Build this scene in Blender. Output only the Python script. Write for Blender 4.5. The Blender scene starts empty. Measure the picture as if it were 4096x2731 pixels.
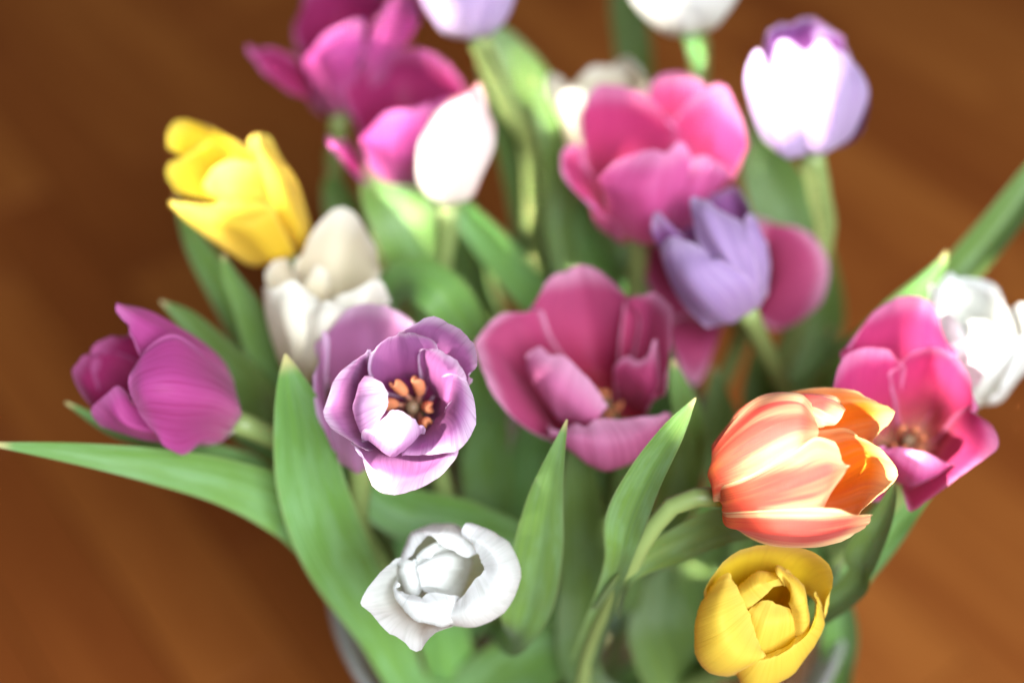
import bpy, math, random
import numpy as np
from mathutils import Vector, Matrix

scene = bpy.context.scene
COL = scene.collection
R = math.radians

# ------------------------------------------------------------------ camera
cam_data = bpy.data.cameras.new('camera')
cam_data.lens = 50.0
cam_data.sensor_width = 36.0
cam_data.clip_start = 0.02
cam_data.clip_end = 60.0
cam_data.dof.use_dof = True
cam_data.dof.focus_distance = 0.465
cam_data.dof.aperture_fstop = 2.3
cam_data.dof.aperture_blades = 7
cam = bpy.data.objects.new('camera', cam_data)
COL.objects.link(cam)
cam.location = (0.0, -0.33, 0.78)
cam.rotation_euler = (R(45.0), 0.0, 0.0)
scene.camera = cam

# ------------------------------------------------------------------ light
world = bpy.data.worlds.new('World')
scene.world = world
world.use_nodes = True
bg = world.node_tree.nodes['Background']
bg.inputs['Color'].default_value = (1.0, 0.975, 0.94, 1.0)     # soft light from the pale walls of the room
bg.inputs['Strength'].default_value = 0.065

SUN_AZ, SUN_EL = R(-64.0), R(42.0)
S = Vector((math.sin(SUN_AZ) * math.cos(SUN_EL), -math.cos(SUN_AZ) * math.cos(SUN_EL), math.sin(SUN_EL)))   # towards the sun
E1 = Vector((math.cos(SUN_AZ), math.sin(SUN_AZ), 0.0))
E2 = S.cross(E1)
if E2.z < 0: E2 = -E2

def area_light(name, loc, xa, za, sx, sy, power, colour, spread):
    d = bpy.data.lights.new(name, 'AREA')
    d.shape = 'RECTANGLE'; d.size = sx; d.size_y = sy; d.energy = power; d.color = colour; d.spread = spread
    o = bpy.data.objects.new(name, d); COL.objects.link(o)
    ya = za.cross(xa)
    o.matrix_world = Matrix(((xa.x, ya.x, za.x, loc.x), (xa.y, ya.y, za.y, loc.y), (xa.z, ya.z, za.z, loc.z), (0, 0, 0, 1)))
    return o

def sun_beam(name, a0, a1, b0, b1, irradiance):
    """sunlight from an added area lamp, one pane 1.6 m away: a collimated rectangle of light"""
    c = E1 * ((a0 + a1) / 2) + E2 * ((b0 + b1) / 2) + S * 1.6
    A = (a1 - a0) * (b1 - b0)
    area_light(name, c, E1, S, a1 - a0, b1 - b0, irradiance * A, (1.0, 0.95, 0.86), R(0.7))

SUN = 24.0
# added sun lamps, each cut to the petals it should light (metres along E1, then along E2)
for beam in ((-0.205, -0.050, 0.424, 0.490), (-0.205, -0.160, 0.350, 0.424), (-0.126, -0.066, 0.402, 0.424),
             (-0.112, -0.088, 0.358, 0.382), (-0.160, -0.114, 0.318, 0.380), (-0.216, -0.205, 0.318, 0.370),
             (-0.174, -0.160, 0.300, 0.340), (-0.184, -0.130, 0.264, 0.312), (-0.064, -0.050, 0.280, 0.300),
             (0.003, 0.017, 0.268, 0.299), (-0.027, -0.003, 0.299, 0.312), (-0.019, -0.009, 0.281, 0.294), (0.052, 0.099, 0.346, 0.393),
             (0.037, 0.046, 0.346, 0.366), (-0.010, 0.002, 0.405, 0.440), (0.018, 0.054, 0.397, 0.442)):
    sun_beam('sunlight_beam', *beam, SUN)
# the window's own soft skylight
K = Vector((math.sin(R(24)) * math.cos(R(50)), -math.cos(R(24)) * math.cos(R(50)), math.sin(R(50))))
KX = Vector((math.cos(R(24)), math.sin(R(24)), 0.0))
area_light('window_skylight', K * 2.0, KX, K, 1.2, 1.0, 84.0, (0.88, 0.95, 1.0), R(180))

scene.view_settings.view_transform = 'Standard'
scene.view_settings.look = 'None'
scene.view_settings.exposure = 0.0
scene.view_settings.gamma = 1.0
scene.cycles.use_denoising = True
scene.cycles.max_bounces = 8
scene.cycles.diffuse_bounces = 4
scene.cycles.glossy_bounces = 3
scene.cycles.transmission_bounces = 6
scene.cycles.transparent_max_bounces = 4
scene.cycles.sample_clamp_indirect = 8.0

# ------------------------------------------------------------------ helpers
def srgb(r, g, b):
    f = lambda c: (c / 255 / 12.92) if c / 255 <= 0.04045 else ((c / 255 + 0.055) / 1.055) ** 2.4
    return (f(r), f(g), f(b), 1.0)

def obj(name, me, mat=None, parent=None):
    o = bpy.data.objects.new(name, me)
    COL.objects.link(o)
    if mat is not None and not me.materials:
        me.materials.append(mat)
    if parent is not None:
        o.parent = parent
    return o

def grid_mesh(name, P, uv=None, smooth=True, closed_v=False):
    """P: (n, m, 3) array of points"""
    n, m = P.shape[:2]
    verts = P.reshape(-1, 3)
    i, j = np.meshgrid(np.arange(n - 1), np.arange(m if closed_v else m - 1), indexing='ij')
    j2 = (j + 1) % m
    faces = np.stack([i * m + j, i * m + j2, (i + 1) * m + j2, (i + 1) * m + j], -1).reshape(-1, 4)
    me = bpy.data.meshes.new(name)
    me.from_pydata(verts.tolist(), [], faces.tolist())
    if uv is not None:
        l = me.uv_layers.new(name='UVMap')
        idx = np.empty(len(me.loops), dtype=np.int32); me.loops.foreach_get('vertex_index', idx)
        l.data.foreach_set('uv', uv.reshape(-1, 2)[idx].astype(np.float32).ravel())
    if smooth:
        me.polygons.foreach_set('use_smooth', [True] * len(me.polygons))
    me.update()
    return me

def catmull(P, n):
    P = np.asarray(P, float)
    Q = np.concatenate([[2 * P[0] - P[1]], P, [2 * P[-1] - P[-2]]])
    d = np.linalg.norm(np.diff(P[:, :3], axis=0), axis=1)
    cum = np.concatenate([[0], np.cumsum(d)])
    s = np.linspace(0, cum[-1], n)
    i = np.clip(np.searchsorted(cum, s, 'right') - 1, 0, len(P) - 2)
    t = ((s - cum[i]) / np.maximum(d[i], 1e-9))[:, None]
    p0, p1, p2, p3 = Q[i], Q[i + 1], Q[i + 2], Q[i + 3]
    return 0.5 * (2 * p1 + (p2 - p0) * t + (2 * p0 - 5 * p1 + 4 * p2 - p3) * t ** 2 + (3 * p1 - p0 - 3 * p2 + p3) * t ** 3)

def tube(name, pts, radius, n=40, m=12):
    C = catmull(pts, n)
    T = np.gradient(C, axis=0); T /= np.linalg.norm(T, axis=1)[:, None]
    a = np.cross(T[0], [0.3, 1.0, 0.2]); a /= np.linalg.norm(a)
    P = np.empty((n, m, 3)); ang = np.linspace(0, 2 * np.pi, m, endpoint=False)
    rad = np.broadcast_to(np.asarray(radius, float), (n,)) if np.ndim(radius) else np.full(n, radius)
    for k in range(n):
        a = a - T[k] * (a @ T[k]); a /= np.linalg.norm(a)
        b = np.cross(T[k], a)
        P[k] = C[k] + rad[k] * (np.cos(ang)[:, None] * a + np.sin(ang)[:, None] * b)
    P = np.concatenate([np.repeat(C[:1], m, 0)[None], P, np.repeat(C[-1:], m, 0)[None]])
    return grid_mesh(name, P, closed_v=True)

def petal_grid(p, us, vs):
    """Points of one petal in flower space (axis +Z, base at origin).
    p: th,L,W,a0..a3 (tilt out from the axis along the length), cup, bend, twist (+ shape extras)"""
    th, L, W, a0, a1, a2, a3, cup, bend, twist = p[:10]
    n = 40
    t = (np.arange(n) + 0.5) / n
    ak = np.array([a0, a1, a2, a3])
    a = cr_interp(t, ak)
    r = np.concatenate([[0], np.cumsum(np.sin(a))]) * L / n + 0.0035
    z = np.concatenate([[0], np.cumsum(np.cos(a))]) * L / n
    tt = np.linspace(0, 1, n + 1)
    rc = np.interp(us, tt, r); zc = np.interp(us, tt, z)
    au = cr_interp(us, ak)
    w = W * width_profile(us)
    cu = cup * (0.55 + 0.45 * np.sin(np.pi * np.clip(us, 0, 1) ** 0.8)) + 0.5 * (1 - us) ** 3
    # cross-section: constant curvature arc, half angle cu
    V = vs[None, :]; C = np.where(np.abs(cu) < 1e-3, 1e-3, cu)[:, None]; w = w[:, None]
    lat = w * np.sin(C * V) / C
    inn = w * (1 - np.cos(C * V)) / C
    tw = (twist * us)[:, None]
    lat, inn = lat * np.cos(tw) - inn * np.sin(tw), lat * np.sin(tw) + inn * np.cos(tw)
    lat = lat + (bend * L * us ** 2)[:, None]
    R = rc[:, None] - inn * np.cos(au)[:, None]
    Z = zc[:, None] + inn * np.sin(au)[:, None]
    c, s = np.cos(th), np.sin(th)
    return np.stack([R * c - lat * s, R * s + lat * c, Z], -1)

def cr_interp(u, k):
    x = np.clip(u, 0, 1) * (len(k) - 1)
    i = np.minimum(x.astype(int), len(k) - 2); f = x - i
    f = f * f * (3 - 2 * f) * 0.5 + f * 0.5
    return k[i] * (1 - f) + k[i + 1] * f

def width_profile(u):
    um = 0.55
    lo = 0.26 + 0.74 * np.sin(np.pi / 2 * np.clip(u / um, 0, 1)) ** 0.95
    hi = np.clip(1 - np.clip((u - um) / (1 - um), 0, 1) ** 2.6, 0, 1) ** 0.5
    return np.where(u < um, lo, hi)


def wave(x, rng, f, k=4):
    s = 0
    for q in range(k):
        s = s + np.sin(x * f * (q + 1) * 0.8 + rng.uniform(0, 6.28)) * rng.uniform(0.5, 1) / (q + 1) ** 0.7
    return s

def resample(P, n):
    P = np.asarray(P, float)
    Q = np.concatenate([[2 * P[0] - P[1]], P, [2 * P[-1] - P[-2]]])
    s = np.linspace(0, len(P) - 1, n); i = np.clip(s.astype(int), 0, len(P) - 2); t = (s - i).reshape((-1,) + (1,) * (P.ndim - 1))
    p0, p1, p2, p3 = Q[i], Q[i + 1], Q[i + 2], Q[i + 3]
    return 0.5 * (2 * p1 + (p2 - p0) * t + (2 * p0 - 5 * p1 + 4 * p2 - p3) * t ** 2 + (3 * p1 - p0 - 3 * p2 + p3) * t ** 3)

def shaped_petal_mesh(name, rows, axis, seed, n, m, ruffle, jag, crease=0.0):
    """a petal through its own rows of shape points, base to rim; corners of the rim rounded"""
    rng = np.random.default_rng(seed)
    def wider(r, e):
        r = np.asarray(r, float); f = e * (len(r) - 1) / 2
        out = []
        for a, b in ((r[0], r[1]), (r[-1], r[-2])):
            d = (a - b) * f; rad = a - (a @ axis) * axis; rad /= np.linalg.norm(rad) + 1e-9
            out.append(a + d - max(0.0, d @ rad) * 1.3 * rad - 0.15 * np.linalg.norm(d) * rad)
        return np.concatenate([[out[0]], r, [out[1]]])
    Rw = [resample(wider(r, 0.26 if 0 < k < len(rows) - 1 else 0.06), m) for k, r in enumerate(rows)]
    q = Rw[1] - Rw[0]; ax = np.outer(q @ axis, axis)
    Rw.insert(1, Rw[0] + 0.30 * ax + 0.68 * (q - ax))          # rounded shoulder above the receptacle
    G = resample(np.stack(Rw), 4 * n)
    ds = np.linalg.norm(np.diff(G, axis=0), axis=2).mean(1); ulen = np.concatenate([[0], np.cumsum(ds)]) / ds.sum()
    vs = np.linspace(-1, 1, m); us = np.linspace(0, 1, n)
    rag = 1 - 0.13 * np.abs(vs) ** 5 + 0.22 * jag * wave(vs, rng, 9, 7) - 0.3 * jag
    P = np.empty((n, m, 3))
    for j in range(m):
        s = us * rag[j] * (4 * n - 1); s = np.clip(s, 0, 4 * n - 1)
        for q in range(3): P[:, j, q] = np.interp(s, np.arange(4 * n), G[:, j, q])
    us = np.interp(us * (4 * n - 1), np.arange(4 * n), ulen)
    du = np.gradient(P, axis=0); dv = np.gradient(P, axis=1)
    N = np.cross(dv, du); N /= np.maximum(np.linalg.norm(N, axis=2, keepdims=True), 1e-9)
    k = n // 2
    toaxis = np.outer(P[k] @ axis, axis) - P[k]
    flip = np.sum(N[k] * toaxis) < 0
    V = np.abs(vs)[None, :]; Uu = us[:, None]
    rim = np.clip((Uu - 0.8) / 0.2, 0, 1) ** 2
    disp = ruffle * (rim * wave(vs, rng, 5, 3)[None, :] * 0.6 + V ** 3 * Uu * wave(us, rng, 9)[:, None] * 0.5)
    disp = disp + 0.00055 * (wave(us, rng, 4, 3)[:, None] + wave(vs, rng, 4, 3)[None, :]) * Uu
    disp = disp - 0.0007 * np.exp(-(V / 0.09) ** 2) * (1 - 0.4 * Uu) * (-1 if flip else 1)
    disp = disp + (0.00013 * np.sin(vs * 23 + rng.uniform(0, 6)) + 0.00009 * np.sin(vs * 47 + rng.uniform(0, 6)))[None, :] * Uu
    disp = disp + 0.0005 * np.sin(vs[None, :] * 6 + us[:, None] * 5 + rng.uniform(0, 6)) * Uu ** 2
    disp = disp + crease * (np.sin(vs * 7.5 + 0.8) + 0.6 * np.sin(vs * 13 + 2))[None, :] * np.clip(Uu - 0.3, 0, 1)
    P = P + N * disp[..., None]
    if flip: P = P[:, ::-1]
    uv = np.stack(np.broadcast_arrays(us[:, None], (vs[None, :] + 1) / 2), -1)
    return grid_mesh(name, P, uv)

def petal_mesh(name, p, seed, n, m, ruffle, curl, jag):
    rng = np.random.default_rng(seed)
    t = np.linspace(0, 1, n)
    us = 1 - (1 - t) ** 1.45
    vs = np.sin(np.linspace(-1, 1, m) * np.pi / 2 * 0.86) / np.sin(np.pi / 2 * 0.86)
    q = list(p[:10])
    P = petal_grid(q, us, vs)
    if p[10]:                                    # outer whorl starts a little further out
        P[..., 0] += 0.0012 * math.cos(q[0]); P[..., 1] += 0.0012 * math.sin(q[0]); P[..., 2] -= 0.0008
    du = np.gradient(P, axis=0); dv = np.gradient(P, axis=1)
    N = np.cross(du, dv); N /= np.maximum(np.linalg.norm(N, axis=2, keepdims=True), 1e-9)
    N[-1] = N[-2]
    V = np.abs(vs)[None, :]; Uu = us[:, None]
    W = q[2]
    edge = V ** 3.0 * (0.25 + 0.75 * Uu)
    tip = np.clip((Uu - 0.8) / 0.2, 0, 1) ** 2
    sgn = np.where(vs < 0, 0, 1)
    wv = np.stack([wave(us, rng, 11), wave(us, rng, 11)], 1)[:, sgn]
    tw = wave(vs * 1.0, rng, 5)[None, :]
    disp = ruffle * (edge * wv * 0.9 + tip * tw * (1 - 0.3 * V))
    disp = disp + 0.0007 * (wave(us, rng, 3.5, 3)[:, None] + 0.8 * wave(vs, rng, 3.0, 3)[None, :]) * (0.2 + Uu)
    disp = disp - 0.0009 * np.exp(-(V / 0.10) ** 2) * (1 - 0.5 * Uu)                # midrib groove
    disp = disp + 0.00022 * np.sin(vs * 17 + rng.uniform(0, 6))[None, :] * Uu * (1 - V)  # shallow lengthwise ribs
    disp = disp - curl * (np.clip(V - 0.6, 0, 1) ** 2 * 4 * np.clip(Uu - 0.25, 0, 1) + 0.6 * tip)
    C = P[:, m // 2:m // 2 + 1]
    jagged = jag * (wave(us, rng, 46, 5))[:, None] * V ** 2
    jagged = jagged + 1.2 * jag * wave(vs * 1.0, rng, 16, 4)[None, :] * tip
    P = P + N * disp[..., None] + (P - C) * jagged[..., None]
    # ragged tip along the length
    L = du / np.maximum(np.linalg.norm(du, axis=2, keepdims=True), 1e-9)
    P = P + L * (tip * jag * 0.06 * wave(vs * 1.0, rng, 13, 4)[None, :] * (1 - V ** 4))[..., None]
    uv = np.stack(np.broadcast_arrays(us[:, None], (vs[None, :] + 1) / 2), -1)
    return grid_mesh(name, P[:, ::-1], uv)

# ------------------------------------------------------------------ materials
class NT:
    def __init__(self, name):
        self.m = bpy.data.materials.new(name); self.m.use_nodes = True
        self.t = self.m.node_tree; self.t.nodes.clear()
        self.out = self.n('ShaderNodeOutputMaterial')
    def n(self, kind, **kw):
        x = self.t.nodes.new(kind)
        for k, v in kw.items(): setattr(x, k, v)
        return x
    def l(self, a, b): self.t.links.new(a, b)
    def math(self, op, a, b=None, c=None, clamp=False):
        x = self.n('ShaderNodeMath', operation=op, use_clamp=clamp)
        for i, v in enumerate((a, b, c)):
            if v is None: continue
            if isinstance(v, (int, float)): x.inputs[i].default_value = v
            else: self.l(v, x.inputs[i])
        return x.outputs[0]
    def mix(self, f, a, b, blend='MIX'):
        x = self.n('ShaderNodeMix', data_type='RGBA', blend_type=blend)
        for s, v in ((x.inputs[0], f), (x.inputs[6], a), (x.inputs[7], b)):
            if isinstance(v, (int, float, tuple)): s.default_value = v
            else: self.l(v, s)
        return x.outputs[2]
    def ramp(self, f, stops):
        x = self.n('ShaderNodeValToRGB'); e = x.color_ramp.elements
        x.color_ramp.interpolation = 'B_SPLINE' if len(stops) > 3 else 'EASE'
        while len(e) < len(stops): e.new(0.5)
        for q, (p, c) in zip(e, stops): q.position = p; q.color = c
        self.l(f, x.inputs[0]); return x.outputs[0]
    def noise(self, vec, scale, detail=3.0, rough=0.55, dist=0.0):
        x = self.n('ShaderNodeTexNoise'); self.l(vec, x.inputs['Vector'])
        x.inputs['Scale'].default_value = scale; x.inputs['Detail'].default_value = detail
        x.inputs['Roughness'].default_value = rough; x.inputs['Distortion'].default_value = dist
        return x.outputs['Fac']
    def vec(self, x, y, z):
        c = self.n('ShaderNodeCombineXYZ')
        for i, v in enumerate((x, y, z)):
            if isinstance(v, (int, float)): c.inputs[i].default_value = v
            else: self.l(v, c.inputs[i])
        return c.outputs[0]
    def smooth(self, v, a, b):
        x = self.n('ShaderNodeMapRange', interpolation_type='SMOOTHSTEP'); self.l(v, x.inputs[0])
        x.inputs[1].default_value = a; x.inputs[2].default_value = b
        return x.outputs[0]

def petal_material(name, inner, outer, edge, edge_amt, streak, streak_amt, trans=0.42, flame=None):
    """inner / outer: colour stops along the petal for its two sides; edge: margin colour; flame: colour spreading in from the margin"""
    t = NT(name)
    uvn = t.n('ShaderNodeUVMap'); sep = t.n('ShaderNodeSeparateXYZ'); t.l(uvn.outputs[0], sep.inputs[0])
    u, v = sep.outputs[0], sep.outputs[1]
    rnd = t.n('ShaderNodeObjectInfo').outputs['Random']
    av = t.math('ABSOLUTE', t.math('SUBTRACT', t.math('MULTIPLY', v, 2.0), 1.0))
    rz = t.math('MULTIPLY', rnd, 37.0)
    vein = t.noise(t.vec(t.math('MULTIPLY', u, 1.6), t.math('MULTIPLY', v, 46.0), rz), 1.0, 3.0, 0.6)
    fine = t.noise(t.vec(t.math('MULTIPLY', u, 3.0), t.math('MULTIPLY', v, 120.0), rz), 1.0, 2.0, 0.6)
    broad = t.noise(t.vec(t.math('MULTIPLY', u, 2.0), t.math('MULTIPLY', v, 3.0), rz), 1.0, 3.0, 0.6)
    du = t.math('ADD', u, t.math('MULTIPLY', t.math('SUBTRACT', vein, 0.5), 0.22))
    ci, co = t.ramp(du, inner), t.ramp(du, outer)
    side = t.n('ShaderNodeNewGeometry').outputs['Backfacing']
    col = t.mix(side, ci, co)
    if flame:
        fcol, f0, f1, fu = flame
        ff = t.math('ADD', av, t.math('MULTIPLY', t.math('SUBTRACT', vein, 0.5), 0.55))
        ff = t.math('ADD', ff, t.math('MULTIPLY', t.math('SUBTRACT', u, 0.5), fu))
        stripe = t.noise(t.vec(t.math('MULTIPLY', u, 0.9), t.math('MULTIPLY', v, 9.0), t.math('ADD', rz, 3.0)), 1.0, 2.0, 0.5)
        ff = t.math('ADD', ff, t.math('MULTIPLY', t.math('SUBTRACT', stripe, 0.5), 1.3))
        amt = t.math('ADD', 0.3, t.math('MULTIPLY', side, 0.7))              # the flame is stronger on the outer face
        col = t.mix(t.math('MULTIPLY', t.smooth(ff, f0, f1), amt), col, fcol)
    ef = t.math('ADD', t.smooth(av, 0.55, 1.0), t.smooth(u, 0.86, 1.0), clamp=True)
    col = t.mix(t.math('MULTIPLY', ef, edge_amt), col, edge)
    col = t.mix(t.math('MULTIPLY', t.smooth(vein, 0.45, 0.75), streak_amt), col, streak)
    val = t.math('ADD', 0.86, t.math('MULTIPLY', broad, 0.28))
    col = t.mix(1.0, col, t.vec(val, val, val), 'MULTIPLY')
    bump = t.n('ShaderNodeBump'); bump.inputs['Strength'].default_value = 0.42; bump.inputs['Distance'].default_value = 0.0008
    t.l(t.math('ADD', t.math('MULTIPLY', vein, 0.7), t.math('MULTIPLY', fine, 0.3)), bump.inputs['Height'])
    pr = t.n('ShaderNodeBsdfPrincipled')
    t.l(col, pr.inputs['Base Color']); t.l(bump.outputs[0], pr.inputs['Normal'])
    pr.inputs['Roughness'].default_value = 0.58
    pr.inputs['Specular IOR Level'].default_value = 0.22
    pr.inputs['Sheen Weight'].default_value = 0.08; pr.inputs['Sheen Roughness'].default_value = 0.45
    pr.inputs['Sheen Tint'].default_value = (0.85, 0.88, 1.0, 1.0)
    tr = t.n('ShaderNodeBsdfTranslucent'); t.l(col, tr.inputs[0]); t.l(bump.outputs[0], tr.inputs['Normal'])
    mx = t.n('ShaderNodeMixShader'); mx.inputs[0].default_value = trans
    t.l(pr.outputs[0], mx.inputs[1]); t.l(tr.outputs[0], mx.inputs[2]); t.l(mx.outputs[0], t.out.inputs[0])
    return t.m

c = srgb
def two(base, mid, tip, k=1.0): return [(0.0, base), (0.06 * k, base), (0.30 * k, mid), (1.0, tip)]
PM = {
 'purple': petal_material('petal_purple', two(c(104, 44, 50), c(132, 24, 94), c(200, 136, 196), 0.8), two(c(205, 186, 196), c(190, 118, 174), c(214, 166, 214)), c(242, 220, 242), 0.75, c(134, 48, 118), 0.4),
 'lavender': petal_material('petal_lavender', two(c(80, 20, 66), c(96, 34, 92), c(130, 66, 132)), two(c(224, 214, 220), c(190, 162, 208), c(198, 174, 214)), c(222, 202, 232), 0.45, c(150, 98, 178), 0.55, 0.30),
 'violet': petal_material('petal_violet', two(c(70, 10, 46), c(88, 24, 72), c(150, 94, 150)), two(c(214, 192, 204), c(182, 148, 202), c(190, 160, 208)), c(218, 194, 224), 0.5, c(136, 92, 170), 0.5),
 'pink': petal_material('petal_pink', two(c(236, 196, 150), c(170, 8, 52), c(206, 72, 136), 0.62), two(c(235, 215, 205), c(190, 50, 124), c(208, 102, 162)), c(232, 160, 202), 0.6, c(182, 28, 96), 0.4),
 'dusty_pink': petal_material('petal_dusty_pink', two(c(170, 60, 70), c(146, 16, 52), c(204, 92, 144)), two(c(215, 195, 185), c(196, 88, 142), c(212, 126, 172)), c(230, 174, 206), 0.7, c(164, 46, 98), 0.45),
 'magenta': petal_material('petal_magenta', two(c(120, 8, 28), c(120, 6, 40), c(178, 56, 122)), two(c(215, 195, 192), c(178, 50, 128), c(194, 86, 160)), c(208, 128, 184), 0.5, c(144, 20, 82), 0.4),
 'mauve': petal_material('petal_mauve', two(c(190, 90, 130), c(200, 104, 166), c(216, 152, 206)), two(c(218, 182, 198), c(208, 142, 194), c(220, 176, 214)), c(238, 212, 236), 0.6, c(186, 100, 166), 0.3),
 'white': petal_material('petal_white', two(c(222, 220, 176), c(234, 234, 222), c(240, 241, 240)), two(c(224, 222, 190), c(233, 232, 226), c(240, 241, 241)), c(244, 245, 247), 0.5, c(206, 209, 200), 0.5, 0.42),
 'cream': petal_material('petal_cream', two(c(170, 124, 30), c(226, 210, 166), c(234, 226, 208)), two(c(220, 208, 160), c(240, 233, 210), c(243, 239, 228)), c(246, 243, 236), 0.5, c(218, 204, 164), 0.3, 0.36),
 'blush': petal_material('petal_blush', two(c(235, 232, 205), c(246, 240, 234), c(246, 226, 224)), two(c(236, 234, 214), c(247, 243, 238), c(246, 226, 226)), c(232, 96, 112), 0.62, c(246, 226, 224), 0.2),
 'yellow': petal_material('petal_yellow', two(c(214, 164, 4), c(232, 196, 16), c(240, 212, 58)), two(c(214, 174, 40), c(230, 196, 48), c(240, 212, 88)), c(244, 220, 116), 0.4, c(216, 172, 24), 0.3, 0.42),
 'orange': petal_material('petal_orange', two(c(216, 104, 14), c(202, 44, 0), c(236, 140, 18)), two(c(232, 150, 60), c(200, 54, 54), c(216, 94, 82)), c(250, 226, 164), 0.6, c(194, 44, 44), 0.4, 0.36, flame=(c(251, 228, 170), 0.26, 0.86, 0.5)),
}

def leaf_material(name, low, high, bloom, trans):
    t = NT(name)
    uvn = t.n('ShaderNodeUVMap'); sep = t.n('ShaderNodeSeparateXYZ'); t.l(uvn.outputs[0], sep.inputs[0])
    u, v = sep.outputs[0], sep.outputs[1]
    rnd = t.n('ShaderNodeObjectInfo').outputs['Random']; rz = t.math('MULTIPLY', rnd, 53.0)
    vein = t.noise(t.vec(t.math('MULTIPLY', u, 1.2), t.math('MULTIPLY', v, 40.0), rz), 1.0, 2.0, 0.6)
    blot = t.noise(t.vec(t.math('MULTIPLY', u, 7.0), t.math('MULTIPLY', v, 3.0), rz), 1.0, 4.0, 0.6)
    col = t.mix(t.smooth(u, 0.1, 0.95), low, high)
    col = t.mix(t.math('MULTIPLY', t.smooth(blot, 0.4, 0.7), 0.6), col, bloom)
    fine = t.noise(t.vec(t.math('MULTIPLY', u, 0.8), t.math('MULTIPLY', v, 110.0), rz), 1.0, 1.0, 0.5)
    col = t.mix(t.math('MULTIPLY', t.smooth(vein, 0.42, 0.62), 0.5), col, (0.06, 0.145, 0.03, 1))
    col = t.mix(t.math('MULTIPLY', t.smooth(fine, 0.48, 0.6), 0.35), col, (0.20, 0.34, 0.15, 1))
    scar = t.noise(t.vec(t.math('MULTIPLY', u, 16.0), t.math('MULTIPLY', v, 9.0), t.math('ADD', rz, 5.0)), 1.0, 4.0, 0.7, 0.8)
    col = t.mix(t.math('MULTIPLY', t.smooth(scar, 0.66, 0.74), 0.5), col, (0.27, 0.26, 0.18, 1))
    av = t.math('ABSOLUTE', t.math('SUBTRACT', t.math('MULTIPLY', v, 2.0), 1.0))
    col = t.mix(t.math('MULTIPLY', t.smooth(av, 0.9, 1.0), 0.45), col, (0.28, 0.32, 0.13, 1))
    col = t.mix(t.math('MULTIPLY', t.smooth(u, 0.965, 0.995), 0.85), col, (0.55, 0.45, 0.20, 1))
    hs = t.n('ShaderNodeHueSaturation'); t.l(col, hs.inputs['Color'])
    t.l(t.math('ADD', 0.478, t.math('MULTIPLY', rnd, 0.035)), hs.inputs['Hue'])
    t.l(t.math('ADD', 0.62, t.math('MULTIPLY', rnd, 0.55)), hs.inputs['Value'])
    col = hs.outputs[0]
    bump = t.n('ShaderNodeBump'); bump.inputs['Strength'].default_value = 0.3; bump.inputs['Distance'].default_value = 0.0008
    t.l(vein, bump.inputs['Height'])
    pr = t.n('ShaderNodeBsdfPrincipled'); t.l(col, pr.inputs['Base Color']); t.l(bump.outputs[0], pr.inputs['Normal'])
    pr.inputs['Roughness'].default_value = 0.5; pr.inputs['Specular IOR Level'].default_value = 0.4
    pr.inputs['Sheen Weight'].default_value = 0.15; pr.inputs['Sheen Tint'].default_value = (0.8, 0.95, 1.0, 1)
    tr = t.n('ShaderNodeBsdfTranslucent'); t.l(t.mix(0.5, col, (0.20, 0.36, 0.03, 1)), tr.inputs[0])
    mx = t.n('ShaderNodeMixShader'); mx.inputs[0].default_value = trans
    t.l(pr.outputs[0], mx.inputs[1]); t.l(tr.outputs[0], mx.inputs[2]); t.l(mx.outputs[0], t.out.inputs[0])
    return t.m

LEAF = leaf_material('leaf_green', (0.185, 0.310, 0.050, 1), (0.140, 0.290, 0.045, 1), (0.24, 0.43, 0.19, 1), 0.22)

def plain(name, col, rough=0.5, trans=0.0, noise_scale=60.0, var=0.25):
    t = NT(name)
    tc = t.n('ShaderNodeTexCoord').outputs['Object']
    nz = t.noise(tc, noise_scale, 3.0)
    val = t.math('ADD', 1.0 - var / 2, t.math('MULTIPLY', nz, var))
    cc = t.mix(1.0, col, t.vec(val, val, val), 'MULTIPLY')
    pr = t.n('ShaderNodeBsdfPrincipled'); t.l(cc, pr.inputs['Base Color']); pr.inputs['Roughness'].default_value = rough
    pr.inputs['Subsurface Weight'].default_value = 0.0
    if trans:
        tr = t.n('ShaderNodeBsdfTranslucent'); t.l(cc, tr.inputs[0])
        mx = t.n('ShaderNodeMixShader'); mx.inputs[0].default_value = trans
        t.l(pr.outputs[0], mx.inputs[1]); t.l(tr.outputs[0], mx.inputs[2]); t.l(mx.outputs[0], t.out.inputs[0])
    else:
        t.l(pr.outputs[0], t.out.inputs[0])
    return t.m

STEM = plain('stem_green', (0.25, 0.33, 0.105, 1), 0.45, 0.15)
ANTHER = plain('anther_orange', (0.60, 0.22, 0.09, 1), 0.75, 0, 400, 0.5)
FILAMENT = plain('filament_salmon', (0.72, 0.34, 0.22, 1), 0.5, 0.2)
PISTIL = plain('pistil_dull', (0.22, 0.15, 0.08, 1), 0.5, 0.1)

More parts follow.
